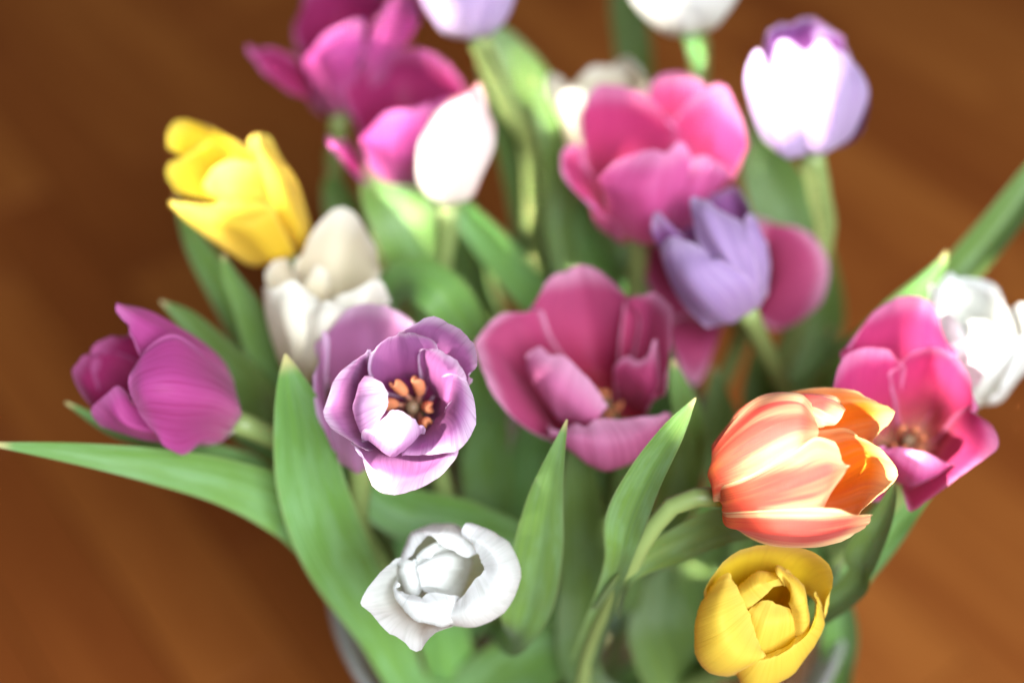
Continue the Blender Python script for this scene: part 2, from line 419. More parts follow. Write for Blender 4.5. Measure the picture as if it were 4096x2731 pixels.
def wood_material(name, per_plank):
    t = NT(name)
    tc = t.n('ShaderNodeTexCoord').outputs['Object' if per_plank else 'Generated']
    rnd = t.n('ShaderNodeObjectInfo').outputs['Random']
    mp = t.n('ShaderNodeMapping'); t.l(tc, mp.inputs[0])
    mp.inputs['Scale'].default_value = (26.0, 2.2, 26.0) if per_plank else (60, 4, 1)
    off = t.vec(t.math('MULTIPLY', rnd, 31.0), t.math('MULTIPLY', rnd, 17.0), 0.0); t.l(off, mp.inputs['Location'])
    g1 = t.noise(mp.outputs[0], 1.0, 5.0, 0.6, 0.6)
    g2 = t.noise(mp.outputs[0], 7.0, 3.0, 0.6, 0.3)
    g = t.math('ADD', t.math('MULTIPLY', g1, 0.75), t.math('MULTIPLY', g2, 0.25))
    dark = t.mix(rnd, (0.173, 0.0417, 0.0080, 1), (0.242, 0.0667, 0.0126, 1))
    light = t.mix(rnd, (0.226, 0.0605, 0.0116, 1), (0.342, 0.1125, 0.0226, 1))
    col = t.mix(t.smooth(g, 0.3, 0.7), dark, light)
    bump = t.n('ShaderNodeBump'); bump.inputs['Strength'].default_value = 0.1; bump.inputs['Distance'].default_value = 0.001; t.l(g, bump.inputs['Height'])
    pr = t.n('ShaderNodeBsdfPrincipled'); t.l(col, pr.inputs['Base Color']); t.l(bump.outputs[0], pr.inputs['Normal'])
    pr.inputs['Roughness'].default_value = 0.5; pr.inputs['Specular IOR Level'].default_value = 0.12
    t.l(pr.outputs[0], t.out.inputs[0])
    return t.m

WOOD = wood_material('wood_plank', True)
WOOD_FAR = wood_material('wood_far', False)

def glass_material():
    t = NT('vase_glass')
    pr = t.n('ShaderNodeBsdfPrincipled')
    pr.inputs['Base Color'].default_value = (0.93, 0.95, 0.94, 1); pr.inputs['Roughness'].default_value = 0.03
    pr.inputs['Transmission Weight'].default_value = 1.0; pr.inputs['IOR'].default_value = 1.46
    df = t.n('ShaderNodeBsdfDiffuse'); df.inputs[0].default_value = (0.85, 0.83, 0.80, 1)       # pale diffuse standing in for bright surroundings reflected in the glass
    mx = t.n('ShaderNodeMixShader'); mx.inputs[0].default_value = 0.22
    t.l(pr.outputs[0], mx.inputs[1]); t.l(df.outputs[0], mx.inputs[2]); t.l(mx.outputs[0], t.out.inputs[0])
    return t.m

# ------------------------------------------------------------------ floor
floor_me = bpy.data.meshes.new('floor')
floor_me.from_pydata([(-4, -4, -0.013), (4, -4, -0.013), (4, 4, -0.013), (-4, 4, -0.013)], [], [(0, 1, 2, 3)])
floor = obj('floor', floor_me, WOOD_FAR)
floor['kind'] = 'structure'
PLANK_W, PLANK_T, GAP, BV = 0.068, 0.012, 0.0008, 0.0008

def plank_mesh(length):
    w, h, b = (PLANK_W - GAP) / 2, PLANK_T, BV
    l = (length - GAP) / 2
    v = [(-w, -l, -h), (w, -l, -h), (w, l, -h), (-w, l, -h), (-w, -l, -b), (w, -l, -b), (w, l, -b), (-w, l, -b),
         (-w + b, -l + b, 0), (w - b, -l + b, 0), (w - b, l - b, 0), (-w + b, l - b, 0)]
    f = [(8, 9, 10, 11)] + [(a, (a + 1) % 4, (a + 1) % 4 + 4, a + 4) for a in range(4)] + [(a + 4, (a + 1) % 4 + 4, (a + 1) % 4 + 8, a + 8) for a in range(4)]
    me = bpy.data.meshes.new('plank'); me.from_pydata(v, [], f); me.materials.append(WOOD); return me

PLANKS = [plank_mesh(l) for l in (0.36, 0.44, 0.52)]
LENGTHS = (0.36, 0.44, 0.52)
PDIR = math.atan2(0.597, 0.802)                 # boards run away to the upper left
ca, sa = math.cos(PDIR), math.sin(PDIR)
rng = random.Random(11)
count = 0
for i in range(-13, 15):
    y = -0.75 - rng.uniform(0, 0.5)
    while y < 1.7 and count < 290:
        k = rng.randrange(3); y += LENGTHS[k] / 2
        lx, ly = i * PLANK_W + 0.012, y
        wx, wy = lx * ca - ly * sa, lx * sa + ly * ca + 0.25
        if -1.15 < wx < 1.15 and -0.45 < wy < 1.75:
            o = obj('plank', PLANKS[k], None, floor)
            o.location = (wx, wy, 0.0); o.rotation_euler = (0, 0, PDIR); count += 1
        y += LENGTHS[k] / 2

# ------------------------------------------------------------------ glass vase
VX, VY = 0.034, 0.05
prof_out = [(0.0, 0.0), (0.055, 0.0), (0.062, 0.006), (0.066, 0.03), (0.078, 0.10), (0.094, 0.18), (0.108, 0.235), (0.1165, 0.262)]
prof_in = [(0.113, 0.2635), (0.104, 0.235), (0.090, 0.18), (0.074, 0.10), (0.062, 0.035), (0.056, 0.016), (0.0, 0.014)]
prof = np.array(prof_out + [(0.1155, 0.2645)] + prof_in)
ang = np.linspace(0, 2 * np.pi, 72, endpoint=False)
vp = np.stack([prof[:, :1] * np.cos(ang)[None], prof[:, :1] * np.sin(ang)[None], np.repeat(prof[:, 1:], 72, 1)], -1)
vase = obj('vase', grid_mesh('vase', vp, closed_v=True), glass_material())
vase.location = (VX, VY, 0.0006)
vase['label'] = 'clear flared glass vase on the wooden floor holding all the tulips'
vase['category'] = 'vase'

# ------------------------------------------------------------------ tulips
TULIP_GEOMETRY = {
 'purple_cup': {"B":[-0.03442,0.00982,0.40682],"X":[0.99878,-0.03242,0.03716],"Z":[-0.04931,-0.65661,0.75262],"petals":[[0,[[[-0.0012,-0.0,0.0045],[0.0002,0.0017,0.0034],[0.0023,-0.0004,0.0041]],[[-0.0111,-0.0023,0.0135],[-0.0038,0.0023,0.0152],[0.0044,0.0009,0.0167]],[[-0.0124,-0.006,0.0267],[-0.0038,-0.0005,0.0294],[0.0065,-0.0029,0.0298]],[[-0.0114,-0.0082,0.0359],[-0.0078,-0.0057,0.0384],[-0.0035,-0.0045,0.0396],[0.0013,-0.0048,0.0393],[0.0075,-0.006,0.0381]],[[-0.0111,-0.011,0.0401],[-0.0069,-0.0085,0.0426],[-0.0031,-0.0071,0.044],[0.0011,-0.0071,0.0427],[0.0081,-0.0073,0.0396]]]],[0,[[[0.0023,-0.0004,0.0041],[0.0032,-0.0001,0.0016],[0.0029,-0.0029,0.0016]],[[0.0044,0.0002,0.016],[0.0093,-0.0047,0.0111],[0.0073,-0.0097,0.0061]],[[0.0053,-0.0029,0.0298],[0.0125,-0.0101,0.0254],[0.0119,-0.016,0.0168]],[[0.0065,-0.0072,0.0369],[0.0104,-0.0086,0.0383],[0.0157,-0.0123,0.036],[0.0202,-0.0168,0.0315],[0.0137,-0.0207,0.0234]]]],[1,[[[0.0004,0.0037,-0.0003],[0.003,0.0037,-0.0003],[0.0035,0.0023,-0.0018]],[[0.0002,0.0076,0.0205],[0.0102,0.0058,0.0188],[0.0152,-0.0005,0.0124]],[[-0.0007,0.0022,0.035],[0.0074,0.0043,0.0343],[0.0157,-0.0002,0.0298],[0.0192,-0.0074,0.0254]],[[-0.0007,-0.0016,0.0396],[0.0041,-0.0006,0.0435],[0.0094,0.0004,0.0444],[0.0137,-0.0011,0.043],[0.018,-0.0031,0.0409],[0.0218,-0.0062,0.0379],[0.0229,-0.0095,0.0317],[0.0199,-0.0099,0.0285]]]],[1,[[[0.0032,-0.0012,0.0005],[0.0032,-0.0022,-0.0006],[0.0017,-0.003,-0.0013]],[[0.0122,-0.0067,0.0204],[0.0113,-0.0136,0.0163],[0.0084,-0.0174,0.0125],[0.0047,-0.0175,0.0068]],[[0.0161,-0.0146,0.0295],[0.0168,-0.0254,0.0272],[0.0122,-0.0324,0.023],[0.0027,-0.0305,0.0136]],[[0.0201,-0.0177,0.032],[0.0226,-0.0251,0.0303],[0.0221,-0.0337,0.0259],[0.0172,-0.0387,0.0223],[0.0105,-0.0396,0.0214],[0.0042,-0.0379,0.0175],[-0.0018,-0.0356,0.0141]]]],[1,[[[0.0004,-0.0003,-0.0043],[-0.0016,-0.0003,-0.0043],[-0.0032,0.0004,-0.0036]],[[0.0105,-0.0176,0.0039],[-0.0001,-0.0219,0.0052],[-0.0122,-0.0176,0.0039]],[[0.0137,-0.0308,0.0133],[0.0012,-0.0381,0.0145],[-0.0145,-0.0315,0.0126]],[[0.0149,-0.0357,0.0168],[0.0082,-0.0433,0.0178],[0.0009,-0.0465,0.0174],[-0.0077,-0.0442,0.0168],[-0.0153,-0.0357,0.0168]],[[0.0168,-0.0382,0.0172],[0.0102,-0.0446,0.015],[0.0018,-0.0481,0.0115],[-0.006,-0.0476,0.0106],[-0.0129,-0.0437,0.0117],[-0.0162,-0.0333,0.015]]]],[0,[[[-0.0003,-0.0022,-0.0006],[-0.0018,-0.0026,-0.0009],[-0.0034,-0.0019,-0.0002]],[[0.0016,-0.0162,0.0053],[-0.0046,-0.0206,0.0037],[-0.0127,-0.0169,0.0046]],[[0.0029,-0.0281,0.016],[-0.0051,-0.0349,0.0148],[-0.0133,-0.0308,0.0161]],[[0.0042,-0.0344,0.0267],[-0.0025,-0.0413,0.0283],[-0.0121,-0.0357,0.0254]],[[0.0037,-0.0331,0.028],[0.0019,-0.0339,0.0328],[-0.0012,-0.0328,0.0353],[-0.0045,-0.0321,0.0346],[-0.0089,-0.0334,0.0305],[-0.0111,-0.034,0.027]]]],[0,[[[-0.0018,-0.0015,0.0001],[-0.0023,-0.0004,0.0012],[-0.0023,0.0006,0.0023]],[[-0.0114,-0.0145,0.0041],[-0.0153,-0.0085,0.0101],[-0.0134,-0.0022,0.0164]],[[-0.0156,-0.0254,0.0158],[-0.0183,-0.0224,0.0245],[-0.0152,-0.0129,0.0284]],[[-0.0134,-0.0334,0.0248],[-0.0147,-0.0315,0.0352],[-0.0134,-0.0198,0.0356]],[[-0.0104,-0.0339,0.0272],[-0.0059,-0.0321,0.0346],[-0.0048,-0.0294,0.0373],[-0.0061,-0.0259,0.038],[-0.0102,-0.0213,0.0369]]]],[1,[[[-0.0026,0.0012,-0.0028],[-0.0032,0.0023,-0.0018],[-0.0026,0.0033,-0.0007]],[[-0.0134,-0.0173,0.0013],[-0.0193,-0.0089,0.0097],[-0.0163,0.0009,0.0195]],[[-0.0161,-0.0318,0.0166],[-0.0236,-0.0261,0.0279],[-0.0163,-0.0102,0.0352]],[[-0.013,-0.0381,0.0216],[-0.0226,-0.0364,0.0289],[-0.0266,-0.0304,0.032],[-0.0227,-0.0191,0.0377],[-0.0142,-0.0095,0.0388]]]]],"stem":[[-0.0344,0.0098,0.4068],[-0.0335,0.0216,0.3933],[-0.0326,0.0335,0.3737],[-0.0233,0.0358,0.2974],[-0.0073,0.0397,0.235],[0.0779,0.0242,0.018]],"leaves":[[14,[[0.0118,0.0362,0.1864,-0.086,0.825,0.559,0.00602],[-0.036,-0.0117,0.2498,0.343,0.79,0.507,0.00738],[-0.0534,-0.0066,0.2973,0.871,0.417,0.26,0.01086],[-0.0677,-0.0008,0.3385,0.915,0.349,0.203,0.01373],[-0.0741,0.0042,0.3717,0.973,0.212,0.087,0.01291],[-0.0759,0.0112,0.4,0.986,0.161,0.049,0.00972],[-0.0782,0.0163,0.415,0.978,0.192,0.085,0.00495],[-0.0797,0.0205,0.4234,0.979,0.187,0.083,0.00031]]],[20,[[0.0196,0.0348,0.1666,-0.241,0.898,0.367,0.00621],[-0.0224,0.0015,0.2205,0.274,0.896,0.35,0.01198],[-0.031,0.0134,0.2608,0.861,0.508,0.027,0.0116],[-0.0397,0.0273,0.2887,0.821,0.569,0.052,0.00951],[-0.0503,0.0372,0.3057,0.761,0.641,0.101,0.00075]]]]},
 'orange': {"B":[0.07259,-0.02423,0.39941],"X":[0.62595,0.23026,-0.7451],"Z":[0.77987,-0.18481,0.59804],"petals":[[1,[[[-0.0018,0.0007,0.0054],[-0.0022,-0.0012,0.0035],[-0.0015,-0.0026,0.0021]],[[-0.004,0.011,0.0157],[-0.0045,-0.004,0.0233],[-0.0049,-0.0089,0.0127]],[[0.0088,0.0184,0.0288],[0.0063,-0.0043,0.0372],[0.006,-0.0139,0.022]],[[0.0215,0.0155,0.0343],[0.0181,-0.0038,0.0433],[0.0159,-0.0127,0.0345]],[[0.0257,0.0087,0.036],[0.0261,0.0002,0.0388],[0.0253,-0.0038,0.0376],[0.0233,-0.0064,0.0351]]]],[1,[[[-0.0006,0.0032,0.0023],[-0.0006,0.0027,0.0018],[-0.0006,0.0023,0.0013]],[[0.0078,0.024,0.0202],[0.0101,0.0209,0.0256],[0.0098,0.0136,0.0268]],[[0.0238,0.0237,0.0255],[0.0251,0.0164,0.0324],[0.0224,0.0055,0.0357]],[[0.0339,0.0191,0.0295],[0.0329,0.0105,0.035],[0.0278,0.0024,0.0354]],[[0.0358,0.014,0.0328],[0.0368,0.0079,0.0352],[0.0346,0.0043,0.0345],[0.0307,0.0029,0.0331]]]],[0,[[[0.0014,0.0048,-0.0018],[0.0017,0.0051,-0.0043],[0.0017,0.0041,-0.0053]],[[0.0156,0.0281,0.0158],[0.0188,0.0258,0.005],[0.0198,0.0172,-0.0008]],[[0.0338,0.0278,0.0212],[0.0365,0.0251,0.01],[0.0379,0.0173,0.0022]],[[0.0441,0.0223,0.027],[0.0477,0.0203,0.0193],[0.0489,0.0147,0.0109]],[[0.0466,0.0177,0.0309],[0.0513,0.0139,0.03],[0.0546,0.0126,0.0286],[0.0541,0.0108,0.024],[0.0502,0.0103,0.0178]]]],[1,[[[-0.0021,-0.0037,0.0066],[-0.0021,-0.0062,0.007],[-0.0011,-0.0061,0.0043]],[[0.0029,-0.0137,0.025],[0.0035,-0.0198,0.0245],[0.0007,-0.0198,0.016]],[[0.0161,-0.015,0.0377],[0.0136,-0.0248,0.0365],[0.0127,-0.0262,0.0238]],[[0.0239,-0.0105,0.0395],[0.0242,-0.023,0.0411],[0.0233,-0.0259,0.024]],[[0.0313,-0.0085,0.0358],[0.0321,-0.0152,0.0376],[0.0339,-0.0177,0.038],[0.031,-0.0201,0.0355],[0.0264,-0.0232,0.0268]]]],[0,[[[0.0014,0.0029,-0.0037],[0.002,0.0019,-0.0047],[0.0017,-0.0003,-0.0041]],[[0.019,0.0194,0.0071],[0.0207,0.007,-0.0024],[0.0172,-0.0047,-0.0028]],[[0.0343,0.0146,0.0136],[0.0365,0.0029,0.0048],[0.0317,-0.0118,0.0042]],[[0.0411,0.0103,0.0207],[0.0466,0.0015,0.0147],[0.0407,-0.0146,0.0099]],[[0.0443,0.0061,0.025],[0.0502,0.0014,0.0231],[0.0537,-0.007,0.0203],[0.0475,-0.0148,0.0181],[0.0411,-0.018,0.015]]]],[1,[[[-0.0008,-0.0044,0.0032],[-0.0011,-0.0065,0.0038],[-0.0005,-0.0062,0.0013]],[[0.0016,-0.0215,0.0172],[0.0019,-0.0232,0.0126],[0.0029,-0.0137,-0.0005]],[[0.0132,-0.0286,0.027],[0.0123,-0.0314,0.0213],[0.0126,-0.0206,0.0011]],[[0.0263,-0.0298,0.0286],[0.0259,-0.0314,0.0213],[0.026,-0.0239,0.0035]],[[0.0377,-0.028,0.0248],[0.0423,-0.0248,0.0223],[0.0423,-0.0243,0.0172],[0.0406,-0.0235,0.0123],[0.0352,-0.0235,0.0066]]]],[0,[[[0.0017,0.0037,-0.0058],[0.0017,0.0032,-0.0063],[0.0017,0.0027,-0.0067]],[[0.0181,0.016,-0.0047],[0.0181,0.0092,-0.0116],[0.0153,-0.0016,-0.0111]],[[0.0374,0.0189,-0.0018],[0.0388,0.0102,-0.0106],[0.0334,-0.006,-0.0098]],[[0.0475,0.0173,0.0022],[0.0483,0.0083,-0.004],[0.0446,-0.0066,-0.0047]]]]],"stem":[[0.0726,-0.0242,0.3994],[0.0577,-0.0236,0.3963],[0.0478,-0.0273,0.3841],[0.0421,-0.0311,0.369],[0.0357,-0.0299,0.3447],[0.0293,-0.0263,0.3059],[0.0267,-0.0247,0.258],[0.0295,0.0037,0.235],[0.041,0.0631,0.018]],"leaves":[[22,[[0.0289,-0.0261,0.2993,0.83,-0.539,-0.144,0.00621],[0.0367,-0.0324,0.3677,0.848,-0.519,-0.109,0.00477],[0.0396,-0.0276,0.3894,0.841,-0.536,-0.072,0.00776],[0.0459,-0.0236,0.4104,0.761,-0.631,-0.149,0.00651],[0.0536,-0.0199,0.4282,0.728,-0.664,-0.168,0.00415],[0.0597,-0.0162,0.4404,0.729,-0.666,-0.161,0.00029]]],[25,[[0.0353,-0.0297,0.342,0.946,-0.221,-0.235,0.00621],[0.0406,-0.0333,0.3668,0.784,-0.392,-0.481,0.0035],[0.0549,-0.0237,0.3693,0.411,-0.592,-0.694,0.00643],[0.0729,-0.0145,0.37,0.24,-0.625,-0.743,0.00748],[0.0894,-0.0092,0.3682,0.057,-0.63,-0.774,0.00657],[0.1083,-0.0037,0.3638,-0.001,-0.628,-0.779,0.00083]]],[25,[[0.0327,0.0203,0.1745,0.763,-0.455,-0.459,0.00621],[0.0752,0.0303,0.2352,0.869,-0.329,-0.369,0.01014],[0.0856,0.052,0.271,0.954,-0.15,-0.26,0.01298],[0.0995,0.0687,0.3019,0.915,-0.234,-0.33,0.01081],[0.1128,0.0794,0.3268,0.892,-0.27,-0.362,0.00077]]]]},
 'white_front': {"B":[-0.02197,-0.02468,0.35579],"X":[0.995,-0.07117,0.07014],"Z":[-0.09992,-0.70872,0.69837],"petals":[[1,[[[0.0003,-0.0008,-0.001],[0.0021,0.0017,-0.0013],[0.0008,0.0025,0.0023]],[[0.0024,-0.0212,0.0026],[0.0085,-0.0186,0.001],[0.0166,-0.0142,0.0025],[0.0193,-0.007,0.0069],[0.0175,-0.0009,0.013],[0.0139,0.0011,0.0179],[0.0104,0.0015,0.0211]],[[0.0026,-0.032,0.0159],[0.01,-0.034,0.0167],[0.0195,-0.0294,0.0185],[0.0241,-0.0197,0.0254],[0.0221,-0.0111,0.0311],[0.0177,-0.0083,0.0339],[0.0116,-0.0077,0.0373]],[[0.0025,-0.0346,0.0246],[0.0069,-0.0363,0.0286],[0.0145,-0.035,0.0326],[0.0191,-0.0282,0.0381],[0.017,-0.0217,0.0404],[0.0135,-0.0177,0.0414],[0.0088,-0.0144,0.0405]],[[0.0041,-0.0286,0.0278],[0.0059,-0.0286,0.0306],[0.0102,-0.0261,0.0345],[0.0127,-0.0239,0.0353],[0.011,-0.0214,0.035],[0.0098,-0.0183,0.0352],[0.0087,-0.015,0.0371]]]],[1,[[[-0.0026,0.003,0.0],[-0.0017,0.0046,0.0002],[0.0007,0.0037,0.0007]],[[-0.0162,-0.0036,0.016],[-0.0132,0.0027,0.0195],[-0.0056,0.0065,0.0204],[0.0021,0.0068,0.0207],[0.0076,0.0005,0.0201]],[[-0.0156,-0.0117,0.0277],[-0.0125,-0.0069,0.0325],[-0.0063,-0.0064,0.0344],[0.0019,-0.0062,0.0332],[0.0083,-0.0089,0.0305]],[[-0.0138,-0.0172,0.0307],[-0.0104,-0.013,0.0334],[-0.0058,-0.0112,0.0367],[-0.0026,-0.0123,0.0342],[0.0064,-0.0152,0.0298]]]],[1,[[[-0.0026,0.0004,-0.0026],[-0.0021,-0.0002,-0.0033],[0.0007,-0.0002,-0.0033]],[[-0.0161,-0.0064,0.016],[-0.0164,-0.0101,0.0151],[-0.0171,-0.0163,0.0117],[-0.0153,-0.0189,0.0092],[-0.0126,-0.0213,0.0082],[-0.0099,-0.0226,0.0069],[-0.0073,-0.023,0.0051],[-0.0038,-0.0221,0.0031],[0.001,-0.021,0.0014]],[[-0.0183,-0.0166,0.0285],[-0.0203,-0.0196,0.0283],[-0.0236,-0.0269,0.0238],[-0.0213,-0.0305,0.0216],[-0.017,-0.0326,0.0195],[-0.0132,-0.0343,0.0178],[-0.0089,-0.036,0.0161],[-0.0052,-0.0334,0.0145],[0.0011,-0.0308,0.0114]],[[-0.0211,-0.0207,0.0357],[-0.0243,-0.0244,0.0348],[-0.029,-0.0324,0.0296],[-0.0256,-0.0351,0.0269],[-0.0202,-0.0399,0.0236],[-0.0147,-0.0418,0.0216],[-0.009,-0.045,0.0184],[-0.0039,-0.0397,0.0195],[0.0023,-0.0362,0.0173]]]],[0,[[[-0.002,-0.0014,-0.0016],[-0.0006,-0.0021,-0.0023],[0.0008,-0.0021,-0.0023]],[[-0.0171,-0.0103,0.0093],[-0.0143,-0.0166,0.0059],[-0.0084,-0.0194,0.003],[-0.0018,-0.0192,0.0004],[0.0031,-0.0162,0.0006]],[[-0.0181,-0.0236,0.0243],[-0.016,-0.0293,0.0228],[-0.0101,-0.0327,0.0209],[-0.0026,-0.0346,0.019],[0.0025,-0.033,0.0177]],[[-0.017,-0.0261,0.0275],[-0.0145,-0.0307,0.0285],[-0.0089,-0.0333,0.0273],[-0.0026,-0.0328,0.0264],[0.0032,-0.0307,0.0242]],[[-0.0165,-0.0254,0.0253],[-0.0135,-0.0272,0.0263],[-0.0087,-0.0294,0.0256],[-0.0067,-0.0275,0.026],[0.004,-0.0263,0.0244]]]],[0,[[[-0.002,-0.0008,-0.001],[-0.0025,-0.0001,-0.0003],[-0.002,0.0005,0.0003]],[[-0.014,-0.0141,0.0055],[-0.0167,-0.009,0.0106],[-0.0153,-0.0049,0.0147]],[[-0.0138,-0.021,0.0184],[-0.0165,-0.0161,0.0233],[-0.0157,-0.0121,0.0245]],[[-0.0106,-0.0216,0.0207],[-0.0127,-0.0178,0.0258],[-0.0125,-0.0142,0.0266]],[[-0.0086,-0.0179,0.02],[-0.0089,-0.015,0.023],[-0.0091,-0.0119,0.0246]]]],[0,[[[0.0018,0.0007,0.0033],[0.0032,-0.0006,0.002],[0.0018,-0.0026,0.0]],[[0.0022,0.0001,0.0169],[0.0074,-0.0004,0.0079],[0.0049,-0.0117,0.0051]],[[-0.0013,-0.0065,0.0272],[0.0026,-0.0047,0.0121],[0.0026,-0.019,0.0147]],[[-0.0068,-0.0117,0.0291],[-0.0039,-0.0092,0.0146],[-0.0033,-0.0222,0.0186]],[[-0.011,-0.0133,0.0261],[-0.011,-0.014,0.0197],[-0.0097,-0.0201,0.0193]]]],[0,[[[0.0019,-0.0012,0.0043],[0.0023,-0.0018,0.0036],[0.0019,-0.0031,0.0023]],[[0.0046,-0.0048,0.0176],[0.005,-0.0083,0.0141],[0.0032,-0.0121,0.0103]],[[0.0,-0.0099,0.0252],[0.0007,-0.0157,0.0251],[-0.0004,-0.0171,0.0166]],[[-0.0054,-0.0139,0.0284],[-0.0047,-0.019,0.0289],[-0.0055,-0.0194,0.0214]],[[-0.0101,-0.0163,0.0273],[-0.0104,-0.019,0.0274],[-0.0093,-0.0197,0.0225]]]]],"stem":[[-0.022,-0.0247,0.3558],[-0.0202,-0.0119,0.3432],[-0.0184,0.0008,0.3246],[0.0015,0.0195,0.235],[0.0431,0.0611,0.018]],"leaves":[[18,[[-0.0055,0.0129,0.2666,-0.825,-0.484,-0.291,0.00609],[0.0007,-0.0311,0.3223,0.388,-0.786,-0.48,0.00582],[0.0062,-0.0294,0.3452,0.909,-0.402,-0.113,0.01002],[0.01,-0.0231,0.3685,0.948,-0.317,-0.043,0.00947],[0.012,-0.0179,0.3892,0.948,-0.316,-0.046,0.0068],[0.0148,-0.0141,0.4058,0.926,-0.369,-0.08,0.00364],[0.0187,-0.0078,0.4205,0.919,-0.385,-0.084,0.0003]]],[20,[[0.0192,0.0372,0.1424,-0.134,0.86,0.492,0.006],[-0.0356,0.0059,0.1825,0.289,0.842,0.456,0.01212],[-0.0106,-0.0011,0.2321,0.623,-0.665,-0.411,0.01708],[0.0081,-0.0013,0.2602,0.472,-0.748,-0.466,0.01469],[0.0299,0.0011,0.2697,0.309,-0.806,-0.505,0.00729],[0.0408,0.0037,0.2722,0.309,-0.806,-0.505,0.00091]]]]},
